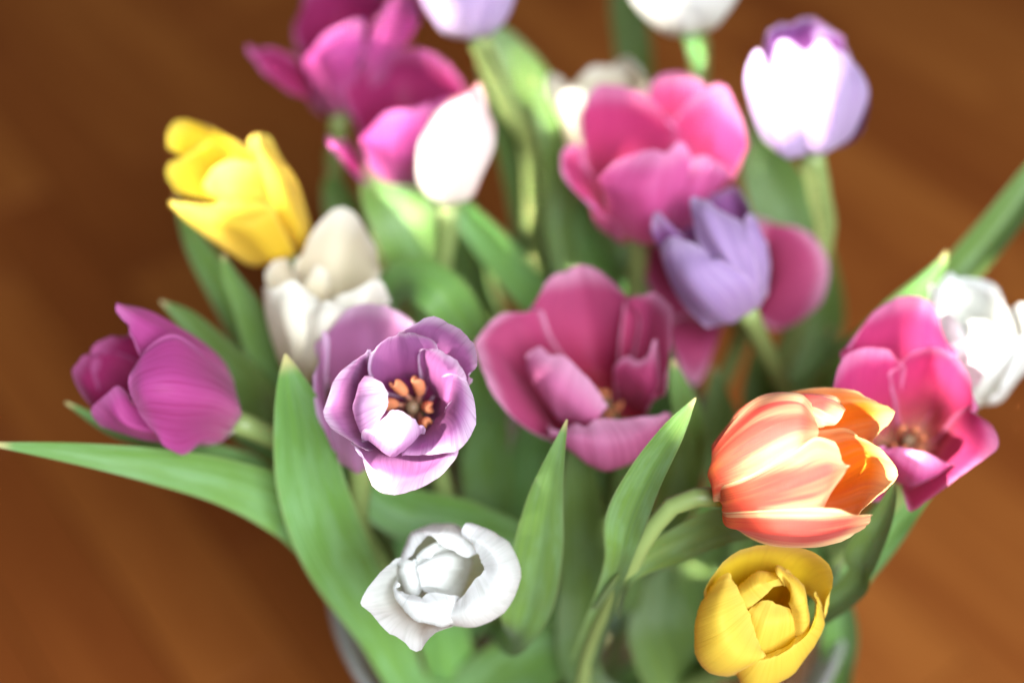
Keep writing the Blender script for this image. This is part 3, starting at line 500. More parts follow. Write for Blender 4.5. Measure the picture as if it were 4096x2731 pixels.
 'yellow_front': {"B":[0.09227,-0.04218,0.34657],"X":[0.99819,-0.01868,0.05718],"Z":[-0.06015,-0.30994,0.94885],"petals":[[1,[[[-0.0016,0.0022,-0.0006],[-0.0001,0.0032,0.0004],[0.002,0.0027,-0.0001]],[[-0.0171,0.0001,0.0171],[-0.0037,0.0066,0.0208],[0.0097,0.0035,0.0205]],[[-0.0259,-0.0061,0.0307],[-0.0149,0.0022,0.0361],[-0.0021,0.0041,0.038],[0.0093,0.0022,0.0361],[0.0142,-0.0075,0.0293]],[[-0.0271,-0.0107,0.0374],[-0.0252,-0.0079,0.0416],[-0.0168,-0.0025,0.0484],[-0.007,-0.0001,0.0508],[0.0054,-0.001,0.05],[0.0123,-0.0045,0.0464],[0.015,-0.0086,0.0409],[0.0137,-0.0099,0.0339]]]],[1,[[[-0.003,0.0002,-0.0026],[-0.0023,0.0012,-0.0016],[-0.0023,0.0027,-0.0001]],[[-0.0133,-0.018,0.0018],[-0.0212,-0.0082,0.0088],[-0.0201,0.0004,0.0202]],[[-0.0158,-0.0273,0.0151],[-0.0214,-0.0293,0.016],[-0.028,-0.0269,0.0183],[-0.031,-0.0198,0.0254],[-0.0303,-0.0138,0.0315],[-0.0264,-0.0083,0.0341]],[[-0.0116,-0.0296,0.027],[-0.0181,-0.0316,0.0306],[-0.0235,-0.0282,0.0369],[-0.0251,-0.0207,0.0416],[-0.022,-0.0101,0.0408]],[[-0.0106,-0.0252,0.0271],[-0.0119,-0.0218,0.0319],[-0.0137,-0.0181,0.0356],[-0.0157,-0.0139,0.0384],[-0.0179,-0.0082,0.0399]]]],[1,[[[-0.0001,-0.0003,-0.0031],[0.002,-0.0003,-0.0031],[0.0027,0.0012,-0.0016]],[[-0.0109,-0.0179,-0.0009],[0.0021,-0.0169,0.0001],[0.0125,-0.0082,0.0088]],[[-0.0165,-0.0272,0.0153],[-0.0115,-0.0324,0.0128],[-0.0016,-0.0306,0.0147],[0.0069,-0.025,0.0203],[0.0127,-0.0184,0.0268],[0.0127,-0.011,0.0286]],[[-0.0122,-0.0303,0.0263],[-0.0068,-0.0309,0.0285],[0.0003,-0.0282,0.0312],[0.0066,-0.023,0.0336],[0.0102,-0.0138,0.0343]],[[-0.0109,-0.0268,0.0241],[-0.0046,-0.0255,0.0268],[0.002,-0.0227,0.0297],[0.0061,-0.02,0.0309],[0.0101,-0.0127,0.0326]]]],[0,[[[-0.0016,-0.0001,0.0028],[-0.0002,-0.0001,0.0028],[0.0012,-0.0001,0.0028]],[[-0.0123,-0.0017,0.0209],[-0.0044,0.0038,0.0236],[0.0045,0.0038,0.0236]],[[-0.0165,-0.0068,0.0356],[-0.0092,-0.0033,0.0392],[-0.0002,-0.0014,0.0382]],[[-0.0168,-0.0126,0.0383],[-0.0109,-0.0119,0.0446],[-0.0037,-0.0082,0.0427]],[[-0.0135,-0.0149,0.0332],[-0.0072,-0.0126,0.0397],[-0.001,-0.0091,0.039]]]],[0,[[[0.0005,-0.001,0.0018],[0.0019,-0.0015,0.0013],[0.0012,-0.0025,0.0003]],[[0.0041,0.0041,0.0267],[0.0086,-0.0025,0.0173],[0.0086,-0.0098,0.01]],[[-0.0013,-0.0024,0.04],[0.0046,-0.0082,0.0371],[0.0077,-0.0164,0.026]],[[-0.0026,-0.0079,0.0444],[0.0007,-0.0129,0.0437],[0.004,-0.0184,0.0382],[0.0048,-0.0216,0.0293]],[[-0.0014,-0.0089,0.0392],[0.0015,-0.0133,0.0376],[0.0016,-0.0156,0.0353],[0.0022,-0.021,0.0271]]]],[0,[[[-0.0016,-0.002,0.0008],[-0.0002,-0.003,-0.0002],[0.0012,-0.0025,0.0003]],[[-0.0102,-0.0104,0.0122],[-0.0044,-0.0173,0.0082],[0.0055,-0.0133,0.0093]],[[-0.0122,-0.017,0.0282],[-0.0099,-0.0252,0.0229],[0.002,-0.0208,0.0245]],[[-0.0122,-0.0165,0.0344],[-0.0084,-0.0216,0.035],[0.0014,-0.0184,0.0325]],[[-0.0116,-0.0145,0.0336],[-0.0068,-0.013,0.0365],[-0.0035,-0.0141,0.0354],[0.002,-0.0145,0.0336]]]]],"stem":[[0.0923,-0.0422,0.3466],[0.0934,-0.0366,0.3295],[0.0944,-0.031,0.3064],[0.0715,-0.0002,0.235],[-0.0022,0.0632,0.018]],"leaves":[[20,[[0.0609,0.009,0.2037,0.701,0.509,0.499,0.00621],[0.0296,-0.0093,0.2663,0.944,0.123,0.306,0.00841],[0.03,0.0091,0.2988,0.952,-0.263,0.158,0.01103],[0.0286,0.0242,0.3281,0.957,-0.231,0.173,0.00994],[0.0264,0.0338,0.3518,0.959,-0.219,0.181,0.00532],[0.0253,0.0425,0.3676,0.957,-0.222,0.188,0.0007]]],[25,[[0.0879,-0.0223,0.2862,0.214,-0.961,-0.172,0.00662],[0.1252,-0.0242,0.3433,0.301,-0.943,-0.145,0.00603],[0.1275,-0.0211,0.3606,0.603,-0.797,0.021,0.00765],[0.1317,-0.0184,0.3775,0.604,-0.797,0.018,0.00512],[0.133,-0.0163,0.3908,0.69,-0.716,0.106,0.00235],[0.1328,-0.0145,0.3969,0.746,-0.63,0.215,0.00033]]],[25,[[0.058,0.0114,0.1952,-0.22,-0.975,-0.042,0.00693],[0.1374,-0.0078,0.2254,-0.054,-0.997,-0.046,0.00877],[0.1406,0.0041,0.2585,0.696,-0.673,0.248,0.00898],[0.1373,0.0127,0.2812,0.799,-0.457,0.392,0.00799],[0.1279,0.0183,0.301,0.799,-0.377,0.467,0.00662],[0.1232,0.0279,0.3177,0.775,-0.43,0.463,0.00082]]],[15,[[0.0551,0.0139,0.1868,-0.286,-0.817,-0.5,0.006],[0.0805,-0.0145,0.2187,0.555,-0.757,-0.346,0.01139],[0.0717,-0.0011,0.2462,0.952,0.187,0.243,0.01494],[0.0632,0.0078,0.2693,0.978,0.095,0.184,0.01469],[0.0632,0.0195,0.281,0.985,-0.17,0.006,0.00918],[0.0669,0.0299,0.2913,0.96,-0.271,-0.068,0.00092]]]]},
 'pink_right': {"B":[0.14853,0.02214,0.36957],"X":[0.98928,-0.04856,0.13769],"Z":[-0.146,-0.32906,0.93295],"petals":[[0,[[[-0.0022,0.0032,0.0021],[0.0012,0.0052,0.0013],[0.0035,0.0032,0.0021]],[[-0.0136,0.0139,0.0185],[0.0004,0.0221,0.0125],[0.0115,0.0153,0.017]],[[-0.0231,0.0176,0.0362],[-0.0018,0.0287,0.0304],[0.0127,0.019,0.0348]],[[-0.0233,0.0146,0.0418],[-0.0176,0.0219,0.049],[-0.0094,0.0261,0.0533],[-0.0012,0.027,0.0542],[0.0045,0.0245,0.0516],[0.0081,0.0185,0.0457],[0.0102,0.0133,0.0405]]]],[1,[[[-0.0022,0.0019,0.0008],[-0.0031,0.0012,0.0001],[-0.0022,-0.0001,-0.0012]],[[-0.0077,0.0059,0.0189],[-0.0198,-0.0008,0.0179],[-0.0236,-0.0112,0.0188]],[[-0.009,0.0068,0.0368],[-0.0246,0.0015,0.0371],[-0.0349,-0.0128,0.0314]],[[-0.0094,0.0062,0.0419],[-0.0119,0.0092,0.0449],[-0.0188,0.0087,0.0472],[-0.0278,0.0044,0.0485],[-0.0342,-0.0029,0.0469],[-0.0372,-0.0118,0.0408]]]],[0,[[[0.002,0.0012,0.003],[0.0045,0.0019,0.0008],[0.0049,-0.0008,0.001]],[[-0.003,0.0072,0.0202],[0.0109,0.0113,0.0158],[0.0141,-0.002,0.0138]],[[-0.0076,0.0075,0.0347],[0.0073,0.0122,0.0338],[0.0185,-0.0023,0.0305]],[[-0.0079,0.0073,0.0402],[-0.0038,0.0089,0.0446],[0.0052,0.0097,0.0454],[0.0123,0.0039,0.0452],[0.0159,-0.004,0.0429],[0.0144,-0.0129,0.0369]]]],[1,[[[0.0035,-0.0001,-0.0012],[0.0026,-0.0015,-0.0026],[0.0007,-0.0021,-0.0032]],[[0.0144,-0.0061,0.0211],[0.008,-0.0164,0.0108],[-0.003,-0.0229,0.0043]],[[0.0155,-0.0115,0.0326],[0.014,-0.0249,0.0277],[-0.0039,-0.0355,0.0143]],[[0.0143,-0.0149,0.0377],[0.0188,-0.0186,0.0368],[0.022,-0.0253,0.033],[0.0183,-0.0302,0.031],[0.0075,-0.0367,0.0272],[-0.0033,-0.0413,0.0227],[-0.0092,-0.042,0.0163]]]],[0,[[[-0.0004,-0.0034,0.0012],[-0.0023,-0.0041,0.0005],[-0.0032,-0.0034,0.0012]],[[0.0068,-0.0215,0.0113],[-0.0047,-0.026,0.0096],[-0.0127,-0.019,0.011]],[[0.0058,-0.0274,0.0225],[-0.0062,-0.0344,0.0268],[-0.0169,-0.0255,0.0271]],[[0.005,-0.0277,0.0249],[-0.0004,-0.0285,0.0298],[-0.0062,-0.0284,0.0327],[-0.0127,-0.026,0.0323],[-0.016,-0.0243,0.0284]]]],[1,[[[-0.0022,0.0005,-0.0006],[-0.0031,-0.0008,-0.0019],[-0.0022,-0.0021,-0.0032]],[[-0.0184,-0.0073,0.0086],[-0.0194,-0.0164,0.0051],[-0.0106,-0.0184,0.0003]],[[-0.0272,-0.0087,0.0213],[-0.0278,-0.0228,0.0157],[-0.0173,-0.0279,0.0077]],[[-0.0291,-0.0088,0.0269],[-0.0305,-0.0235,0.0206],[-0.0207,-0.0324,0.0118]]]]],"stem":[[0.1485,0.0221,0.3696],[0.1512,0.0281,0.3528],[0.1538,0.034,0.33],[0.1369,0.0362,0.2777],[0.1083,0.0401,0.235],[0.0038,0.0925,0.018]],"leaves":[[30,[[0.1176,0.0388,0.2488,0.318,-0.779,-0.541,0.00609],[0.1293,-0.0026,0.3154,0.499,-0.729,-0.468,0.00609],[0.1357,-0.0025,0.3325,0.793,-0.516,-0.323,0.00681],[0.1445,0.0009,0.3472,0.798,-0.509,-0.323,0.00537],[0.1515,0.0028,0.3633,0.789,-0.511,-0.341,0.00329],[0.1646,0.011,0.3786,0.766,-0.526,-0.37,0.00065]]],[25,[[0.1025,0.043,0.223,0.54,-0.828,0.154,0.00693],[0.1463,0.0773,0.2539,0.66,-0.694,0.287,0.01166],[0.1281,0.0922,0.283,0.774,-0.262,0.577,0.01379],[0.1144,0.1037,0.3086,0.784,-0.364,0.504,0.01131],[0.1096,0.1196,0.3316,0.776,-0.432,0.46,0.0009]]]]},
 'pink_centre': {"B":[0.03789,0.05145,0.35849],"X":[0.97381,-0.08996,0.20881],"Z":[-0.22736,-0.38532,0.89433],"petals":[[0,[[[-0.0024,0.0046,0.0014],[0.0005,0.0059,-0.0001],[0.003,0.0041,0.0009]],[[-0.02,0.0136,0.019],[-0.0055,0.0197,0.0109],[0.0072,0.0127,0.018]],[[-0.0294,0.0172,0.0367],[-0.0092,0.0268,0.0265],[0.0086,0.0187,0.0353]],[[-0.0303,0.0138,0.0446],[-0.0257,0.0224,0.0504],[-0.0198,0.0271,0.0522],[-0.0165,0.0266,0.0517],[-0.0114,0.0285,0.0536],[-0.0055,0.0275,0.0527],[0.0014,0.0221,0.0501],[0.0069,0.016,0.0468]]]],[1,[[[-0.0037,0.0036,0.0005],[-0.005,0.0017,-0.0014],[-0.0038,-0.002,-0.0023]],[[-0.0255,0.0117,0.0284],[-0.034,0.002,0.0215],[-0.0232,-0.0234,0.013]],[[-0.0308,0.0134,0.0413],[-0.0437,0.0009,0.0374],[-0.036,-0.0234,0.0244]],[[-0.0334,0.0109,0.0446],[-0.0424,0.0081,0.0473],[-0.0499,-0.0025,0.0453],[-0.0516,-0.0102,0.0432],[-0.0479,-0.0191,0.0372],[-0.0404,-0.0243,0.0291]]]],[1,[[[0.003,0.0041,0.0009],[0.0045,0.004,-0.002],[0.0044,0.0008,-0.0024]],[[0.0064,0.0122,0.0204],[0.0147,0.0103,0.0128],[0.0162,-0.0049,0.0146]],[[0.0081,0.0195,0.039],[0.0166,0.0178,0.0316],[0.0208,-0.0085,0.0279]],[[0.0076,0.0177,0.0457],[0.0122,0.0176,0.0484],[0.0175,0.017,0.0506],[0.021,0.0093,0.0514],[0.0221,0.0042,0.0519],[0.0209,-0.0102,0.0432],[0.0195,-0.019,0.0344]]]],[0,[[[0.0027,-0.0014,0.0011],[0.0041,-0.0019,0.0006],[0.0047,-0.0029,-0.0003]],[[0.0038,-0.0026,0.0169],[0.0093,-0.0076,0.0175],[0.0152,-0.0149,0.0188]],[[0.0026,-0.0035,0.0273],[0.0083,-0.0104,0.0317],[0.0161,-0.0163,0.0315]],[[0.0025,-0.0045,0.032],[0.0058,-0.0056,0.0366],[0.01,-0.0078,0.0372],[0.0134,-0.007,0.0436],[0.0157,-0.006,0.0474],[0.0168,-0.0182,0.0381]]]],[1,[[[-0.0026,-0.0024,0.0001],[0.0001,-0.0029,-0.0003],[0.0027,-0.0029,-0.0003]],[[-0.0181,-0.023,0.0106],[-0.004,-0.0289,0.0047],[0.012,-0.0253,0.0084]],[[-0.0211,-0.0318,0.0216],[-0.0162,-0.0388,0.0203],[-0.0083,-0.0435,0.0184],[0.0009,-0.0436,0.0183],[0.0104,-0.0389,0.0202],[0.0172,-0.0309,0.0225]],[[-0.0218,-0.034,0.0251],[-0.0166,-0.0401,0.0303],[-0.0058,-0.0434,0.0312],[0.0052,-0.0415,0.0318],[0.0162,-0.0327,0.0292]],[[-0.0206,-0.0327,0.0264],[-0.0152,-0.0331,0.0317],[-0.011,-0.0358,0.0318],[-0.0055,-0.0335,0.0341],[0.0031,-0.0336,0.0339],[0.015,-0.03,0.0319]]]],[0,[[[-0.0054,-0.0037,0.0016],[-0.0041,-0.0042,0.0011],[-0.0027,-0.0044,0.0009]],[[-0.0244,-0.0108,0.02],[-0.0201,-0.0203,0.019],[-0.0106,-0.0225,0.0168]],[[-0.0309,-0.0082,0.034],[-0.0231,-0.0217,0.0373],[-0.0083,-0.031,0.031]],[[-0.033,-0.0055,0.0394],[-0.0273,-0.0064,0.0442],[-0.0236,-0.0102,0.0432],[-0.0186,-0.0115,0.0448],[-0.0126,-0.0175,0.043],[-0.0066,-0.0245,0.0403],[-0.0022,-0.0299,0.0362]]]]],"stem":[[0.0379,0.0514,0.3585],[0.042,0.0584,0.3424],[0.0461,0.0653,0.3203],[0.0415,0.0595,0.235],[0.0243,0.0301,0.018]],"leaves":[[20,[[0.0421,0.0603,0.2465,0.794,-0.445,-0.414,0.00639],[0.0611,0.0279,0.3177,0.915,-0.269,-0.301,0.00756],[0.0664,0.0333,0.3443,0.984,0.081,-0.158,0.0092],[0.0678,0.0413,0.3664,0.966,0.257,-0.015,0.00687],[0.0636,0.0461,0.3811,0.916,0.391,0.089,0.00393],[0.0616,0.0506,0.3898,0.935,0.352,0.038,0.00053]]],[20,[[0.0389,0.0551,0.2025,0.84,-0.442,-0.314,0.00662],[0.0448,0.0143,0.2758,0.996,0.066,-0.06,0.00811],[0.0473,0.0285,0.3112,0.946,0.29,-0.147,0.00988],[0.0465,0.0398,0.3366,0.927,0.363,-0.09,0.0068],[0.0439,0.0492,0.3602,0.917,0.395,-0.06,0.00076]]],[20,[[0.0382,0.0539,0.1937,0.784,0.41,0.466,0.00609],[-0.0051,0.058,0.2629,0.885,0.276,0.374,0.00995],[-0.0108,0.0751,0.2942,0.99,-0.091,0.109,0.01175],[-0.0087,0.0862,0.3193,0.969,-0.245,-0.023,0.00771],[-0.0049,0.0948,0.335,0.952,-0.3,-0.068,0.00076]]],[25,[[0.0368,0.0515,0.1761,0.592,0.757,0.275,0.00639],[0.0088,0.05,0.2408,0.783,0.609,0.127,0.01059],[0.0047,0.0719,0.2768,0.945,0.273,-0.181,0.01251],[0.0104,0.0888,0.3078,0.951,0.163,-0.264,0.01026],[0.0159,0.1036,0.3368,0.951,0.161,-0.264,0.00081]]]]},
 'lavender_middle': {"B":[0.09251,0.07948,0.38967],"X":[0.89416,0.00354,0.44773],"Z":[-0.44775,0.00706,0.89413],"petals":[[1,[[[-0.0025,-0.0048,0.0017],[-0.0015,-0.0058,0.0035],[0.0007,-0.003,0.0035]],[[-0.0194,-0.0167,0.0096],[-0.0177,-0.0224,0.0236],[-0.0061,-0.0192,0.0296]],[[-0.0298,-0.0088,0.0174],[-0.0263,-0.0171,0.0317],[-0.0159,-0.0153,0.0364]],[[-0.0353,-0.0016,0.0275],[-0.0316,-0.0059,0.0345],[-0.0237,-0.0089,0.0371],[-0.0189,-0.0106,0.0354]],[[-0.0356,-0.0001,0.0318],[-0.033,0.0008,0.0356],[-0.0302,-0.0002,0.0373],[-0.0257,-0.0043,0.0375],[-0.0182,-0.0098,0.0348]]]],[1,[[[-0.0018,-0.0046,0.0047],[-0.0009,-0.0049,0.0044],[-0.0,-0.0052,0.0041]],[[-0.0138,-0.0125,0.0307],[-0.0073,-0.0171,0.0317],[-0.0003,-0.0148,0.0255]],[[-0.0208,-0.0025,0.0379],[-0.0147,-0.0102,0.0415],[-0.004,-0.0081,0.038]],[[-0.0233,0.0074,0.0421],[-0.0188,0.002,0.0466],[-0.0057,0.0005,0.0409]],[[-0.0232,0.0139,0.043],[-0.0215,0.0155,0.0446],[-0.0166,0.0104,0.0451],[-0.0075,0.0057,0.0404]]]],[1,[[[0.0008,-0.0012,0.0024],[0.0016,-0.0015,0.0021],[0.0025,-0.0018,0.0018]],[[0.002,-0.0074,0.0245],[0.0055,-0.0038,0.0196],[0.0066,0.0,0.0093]],[[-0.0032,0.0005,0.0353],[0.0039,0.0042,0.0305],[0.0089,0.008,0.0172]],[[-0.0047,0.009,0.0352],[-0.0013,0.0137,0.0371],[0.0026,0.015,0.0327],[0.0067,0.0151,0.0243]]]],[0,[[[-0.0037,0.0008,-0.0013],[-0.0028,0.0005,-0.0016],[-0.0019,0.0002,-0.0019]],[[-0.0253,0.0053,0.0146],[-0.0228,0.0071,0.0164],[-0.0193,0.0065,0.0186]],[[-0.036,0.0088,0.0265],[-0.0319,0.0081,0.0287],[-0.0265,0.0066,0.03]],[[-0.0385,0.0116,0.0322],[-0.038,0.0136,0.037],[-0.0358,0.0141,0.0375],[-0.0327,0.011,0.0344]]]],[0,[[[-0.0005,0.0046,-0.0031],[0.0004,0.0043,-0.0034],[0.0013,0.004,-0.0038]],[[-0.0208,0.0222,0.0088],[-0.0126,0.0275,0.0085],[-0.0051,0.0278,0.0116]],[[-0.0318,0.0276,0.0227],[-0.0237,0.0343,0.0238],[-0.0162,0.0332,0.0255]],[[-0.0325,0.0241,0.0306],[-0.0289,0.0258,0.0322],[-0.0223,0.028,0.0316],[-0.0185,0.0288,0.0324]]]],[1,[[[0.0018,0.0065,-0.004],[0.0027,0.0062,-0.0044],[0.0036,0.0059,-0.0047]],[[-0.0051,0.0306,0.0144],[0.0011,0.0281,0.0148],[0.0055,0.0206,0.0129]],[[-0.0111,0.0337,0.026],[-0.0041,0.0346,0.0269],[0.0023,0.027,0.0249]],[[-0.012,0.0308,0.0316],[-0.0069,0.0327,0.0335],[-0.0021,0.0298,0.0334],[0.003,0.0248,0.0284]]]]],"stem":[[0.0925,0.0795,0.3897],[0.1031,0.0843,0.3642],[0.1158,0.0846,0.3376],[0.1245,0.0848,0.3152],[0.0901,0.0716,0.235],[0.012,0.0348,0.018]],"leaves":[[20,[[0.0812,0.0674,0.2102,0.152,-0.888,-0.433,0.00621],[0.1049,0.0451,0.2642,0.695,-0.7,-0.165,0.00799],[0.0976,0.0633,0.2965,0.926,-0.206,0.316,0.01179],[0.0896,0.0722,0.3266,0.926,-0.209,0.315,0.00959],[0.0852,0.087,0.3485,0.92,-0.213,0.33,0.00076]]],[20,[[0.0673,0.0609,0.1718,-0.712,-0.606,-0.355,0.00639],[0.0829,-0.0011,0.2462,0.179,-0.891,-0.417,0.00994],[0.0779,0.0143,0.2758,0.875,-0.444,0.193,0.01173],[0.0838,0.0239,0.2995,0.748,-0.663,0.016,0.00865],[0.0913,0.0304,0.3202,0.705,-0.709,-0.029,0.00076]]]]},
 'pink_back': {"B":[0.05371,0.12539,0.38875],"X":[1.0,0.00012,0.00306],"Z":[-0.00306,0.03949,0.99922],"petals":[[0,[[[-0.0039,0.0038,-0.0009],[-0.0011,0.0062,-0.0013],[0.0013,0.0038,-0.0009]],[[-0.0196,0.018,0.019],[-0.0047,0.0259,0.0127],[0.0091,0.0212,0.0165]],[[-0.0227,0.0244,0.0395],[-0.0068,0.0326,0.0335],[0.0108,0.0275,0.0341]],[[-0.0257,0.0223,0.0487],[-0.0208,0.0288,0.0524],[-0.0143,0.0308,0.0543],[-0.0041,0.0311,0.0518],[0.0049,0.0292,0.0471],[0.011,0.0244,0.0395]]]],[1,[[[-0.0016,0.0064,-0.0011],[0.0002,0.0058,-0.0018],[0.002,0.0051,-0.0024]],[[0.0007,0.0312,0.0152],[0.013,0.0363,0.0146],[0.023,0.0322,0.0161]],[[0.0052,0.0404,0.0357],[0.0158,0.0439,0.0364],[0.027,0.0369,0.0351]],[[0.0044,0.04,0.0438],[0.0083,0.0426,0.0492],[0.0166,0.0443,0.0509],[0.0246,0.0405,0.0499],[0.0287,0.0367,0.0461]]]],[0,[[[0.0008,0.0035,-0.0012],[0.0026,0.0029,-0.0019],[0.0044,0.0022,-0.0025]],[[0.0143,0.0193,0.0146],[0.0275,0.0209,0.0134],[0.0351,0.0112,0.0178]],[[0.0149,0.0291,0.0329],[0.029,0.0291,0.0329],[0.0399,0.0108,0.0372]],[[0.0167,0.0287,0.041],[0.0228,0.0325,0.0475],[0.0311,0.0322,0.0529],[0.037,0.0249,0.0513],[0.0401,0.0146,0.0467],[0.041,0.0069,0.0418]]]],[1,[[[-0.0073,-0.0005,0.0005],[-0.0055,-0.0011,-0.0002],[-0.0037,-0.0017,-0.0008]],[[-0.0204,0.0034,0.0241],[-0.0235,-0.0062,0.0287],[-0.0137,-0.0165,0.0212]],[[-0.0269,0.0064,0.0328],[-0.0311,-0.0057,0.0376],[-0.0215,-0.0177,0.0285]],[[-0.0232,0.0108,0.0372],[-0.0297,0.007,0.0419],[-0.0336,-0.0006,0.0428],[-0.0334,-0.0106,0.0384],[-0.0276,-0.0159,0.0331]]]],[1,[[[-0.002,-0.005,0.0016],[0.0004,-0.0066,0.0029],[0.0044,-0.005,0.0016]],[[-0.014,-0.0135,0.0299],[-0.0003,-0.0247,0.0328],[0.0148,-0.0166,0.0324]],[[-0.0175,-0.0131,0.0388],[-0.0009,-0.0218,0.0442],[0.018,-0.0129,0.0418]],[[-0.0171,-0.0113,0.0405],[-0.0111,-0.0101,0.0474],[0.0007,-0.009,0.0514],[0.0067,-0.0102,0.0502],[0.0117,-0.0065,0.0538],[0.0174,-0.0061,0.0486]]]],[0,[[[0.0012,-0.0059,0.0035],[0.0029,-0.0066,0.0029],[0.0047,-0.0072,0.0022]],[[0.01,-0.0183,0.0307],[0.0182,-0.019,0.0328],[0.0281,-0.0095,0.0282]],[[0.0131,-0.0138,0.0409],[0.0225,-0.0145,0.043],[0.0327,-0.0059,0.0347]],[[0.0143,-0.0121,0.0426],[0.0168,-0.0087,0.046],[0.0228,-0.0078,0.0469],[0.0288,-0.0062,0.0429],[0.0333,-0.0075,0.0359]]]]],"stem":[[0.0537,0.1254,0.3888],[0.0538,0.1247,0.3708],[0.0538,0.124,0.3468],[0.051,0.1136,0.2853],[0.0463,0.0959,0.235],[0.0162,0.026,0.018]],"leaves":[[25,[[0.0512,0.1144,0.2902,0.928,0.055,0.368,0.00609],[0.0243,0.1481,0.353,0.952,-0.001,0.307,0.00696],[0.021,0.1651,0.3842,0.976,-0.109,0.186,0.00744],[0.0169,0.1734,0.4066,0.964,-0.049,0.26,0.00578],[0.012,0.18,0.4202,0.933,0.021,0.358,0.00344],[0.0086,0.1831,0.4276,0.913,0.056,0.405,0.00057]]],[20,[[0.0461,0.0955,0.2339,0.859,-0.468,0.205,0.00662],[0.05,0.127,0.2894,0.866,-0.445,0.229,0.00905],[0.0493,0.1487,0.3253,0.871,-0.28,0.403,0.01338],[0.0349,0.1649,0.3486,0.85,-0.188,0.492,0.00996],[0.0306,0.178,0.3688,0.88,-0.291,0.374,0.00088]]]]},
 'lavender_back': {"B":[0.12163,0.13476,0.42527],"X":[0.97838,0.05198,0.20017],"Z":[-0.20681,0.24592,0.94697],"petals":[[1,[[[-0.002,-0.0035,0.0014],[0.0,-0.0051,0.0026],[0.0041,-0.0031,0.0018]],[[-0.0126,-0.0127,0.0233],[0.0008,-0.0176,0.024],[0.0161,-0.0013,0.0149]],[[-0.0108,-0.0076,0.0369],[0.0002,-0.0134,0.0396],[0.02,0.0057,0.0247]],[[-0.0064,0.0033,0.0421],[0.0032,0.0008,0.0424],[0.0172,0.0117,0.0308]],[[-0.0044,0.0101,0.0433],[-0.002,0.0121,0.0453],[0.0038,0.012,0.0423],[0.0118,0.0143,0.0362]]]],[1,[[[-0.005,-0.0029,0.002],[-0.0033,-0.0035,0.0014],[-0.0016,-0.0041,0.0008]],[[-0.0233,-0.003,0.0132],[-0.0205,-0.0185,0.0232],[-0.0122,-0.0168,0.0249]],[[-0.0285,0.0066,0.0256],[-0.024,-0.0084,0.0332],[-0.0145,-0.0109,0.0307]],[[-0.0288,0.0101,0.0348],[-0.0253,0.0129,0.0404],[-0.0218,0.005,0.0382],[-0.0177,-0.0043,0.0346]]]],[0,[[[-0.0025,-0.002,0.0029],[-0.0008,-0.0026,0.0023],[0.0009,-0.0033,0.0017]],[[-0.0185,-0.0085,0.0275],[-0.0134,-0.0143,0.0274],[-0.0082,-0.0101,0.0287]],[[-0.0194,0.0033,0.0365],[-0.0142,-0.0017,0.0371],[-0.0078,0.0008,0.0368]],[[-0.0183,0.0135,0.0382],[-0.0152,0.0175,0.0422],[-0.0102,0.0143,0.0419],[-0.0048,0.0109,0.0385]]]],[0,[[[-0.0017,0.0069,-0.0023],[0.0,0.0063,-0.003],[0.0018,0.0057,-0.0036]],[[-0.0137,0.0335,0.0129],[0.0012,0.0369,0.0106],[0.0145,0.0326,0.012]],[[-0.0135,0.0401,0.028],[-0.0004,0.0436,0.0287],[0.0131,0.0392,0.0271]],[[-0.0148,0.0372,0.0336],[-0.0121,0.0394,0.0358],[-0.0071,0.0387,0.0351],[-0.0008,0.0406,0.037],[0.0055,0.0391,0.0355],[0.012,0.0349,0.0314]]]],[1,[[[0.0016,0.0044,-0.002],[0.0034,0.0038,-0.0026],[0.0051,0.0032,-0.0033]],[[0.0122,0.0162,0.0098],[0.02,0.0147,0.0139],[0.0208,0.0037,0.0143]],[[0.0059,0.0322,0.0258],[0.0142,0.0305,0.0269],[0.021,0.015,0.0227]],[[0.0002,0.0341,0.0362],[0.0058,0.0339,0.036],[0.0131,0.0272,0.0321],[0.0178,0.0177,0.0282]]]]],"stem":[[0.1216,0.1348,0.4253],[0.1299,0.1377,0.3991],[0.136,0.1409,0.367],[0.1217,0.1281,0.2944],[0.0973,0.1064,0.235],[0.0249,0.0338,0.018]],"leaves":[[15,[[0.1091,0.1169,0.2638,0.787,-0.539,-0.3,0.006],[0.1465,0.1515,0.2998,0.932,-0.355,-0.072,0.01041],[0.1362,0.1734,0.3359,0.941,0.042,0.336,0.01477],[0.123,0.1912,0.3608,0.889,0.141,0.436,0.01466],[0.1109,0.2016,0.3782,0.894,0.136,0.427,0.00727],[0.1051,0.2089,0.3926,0.936,0.067,0.347,0.0008]]]]},
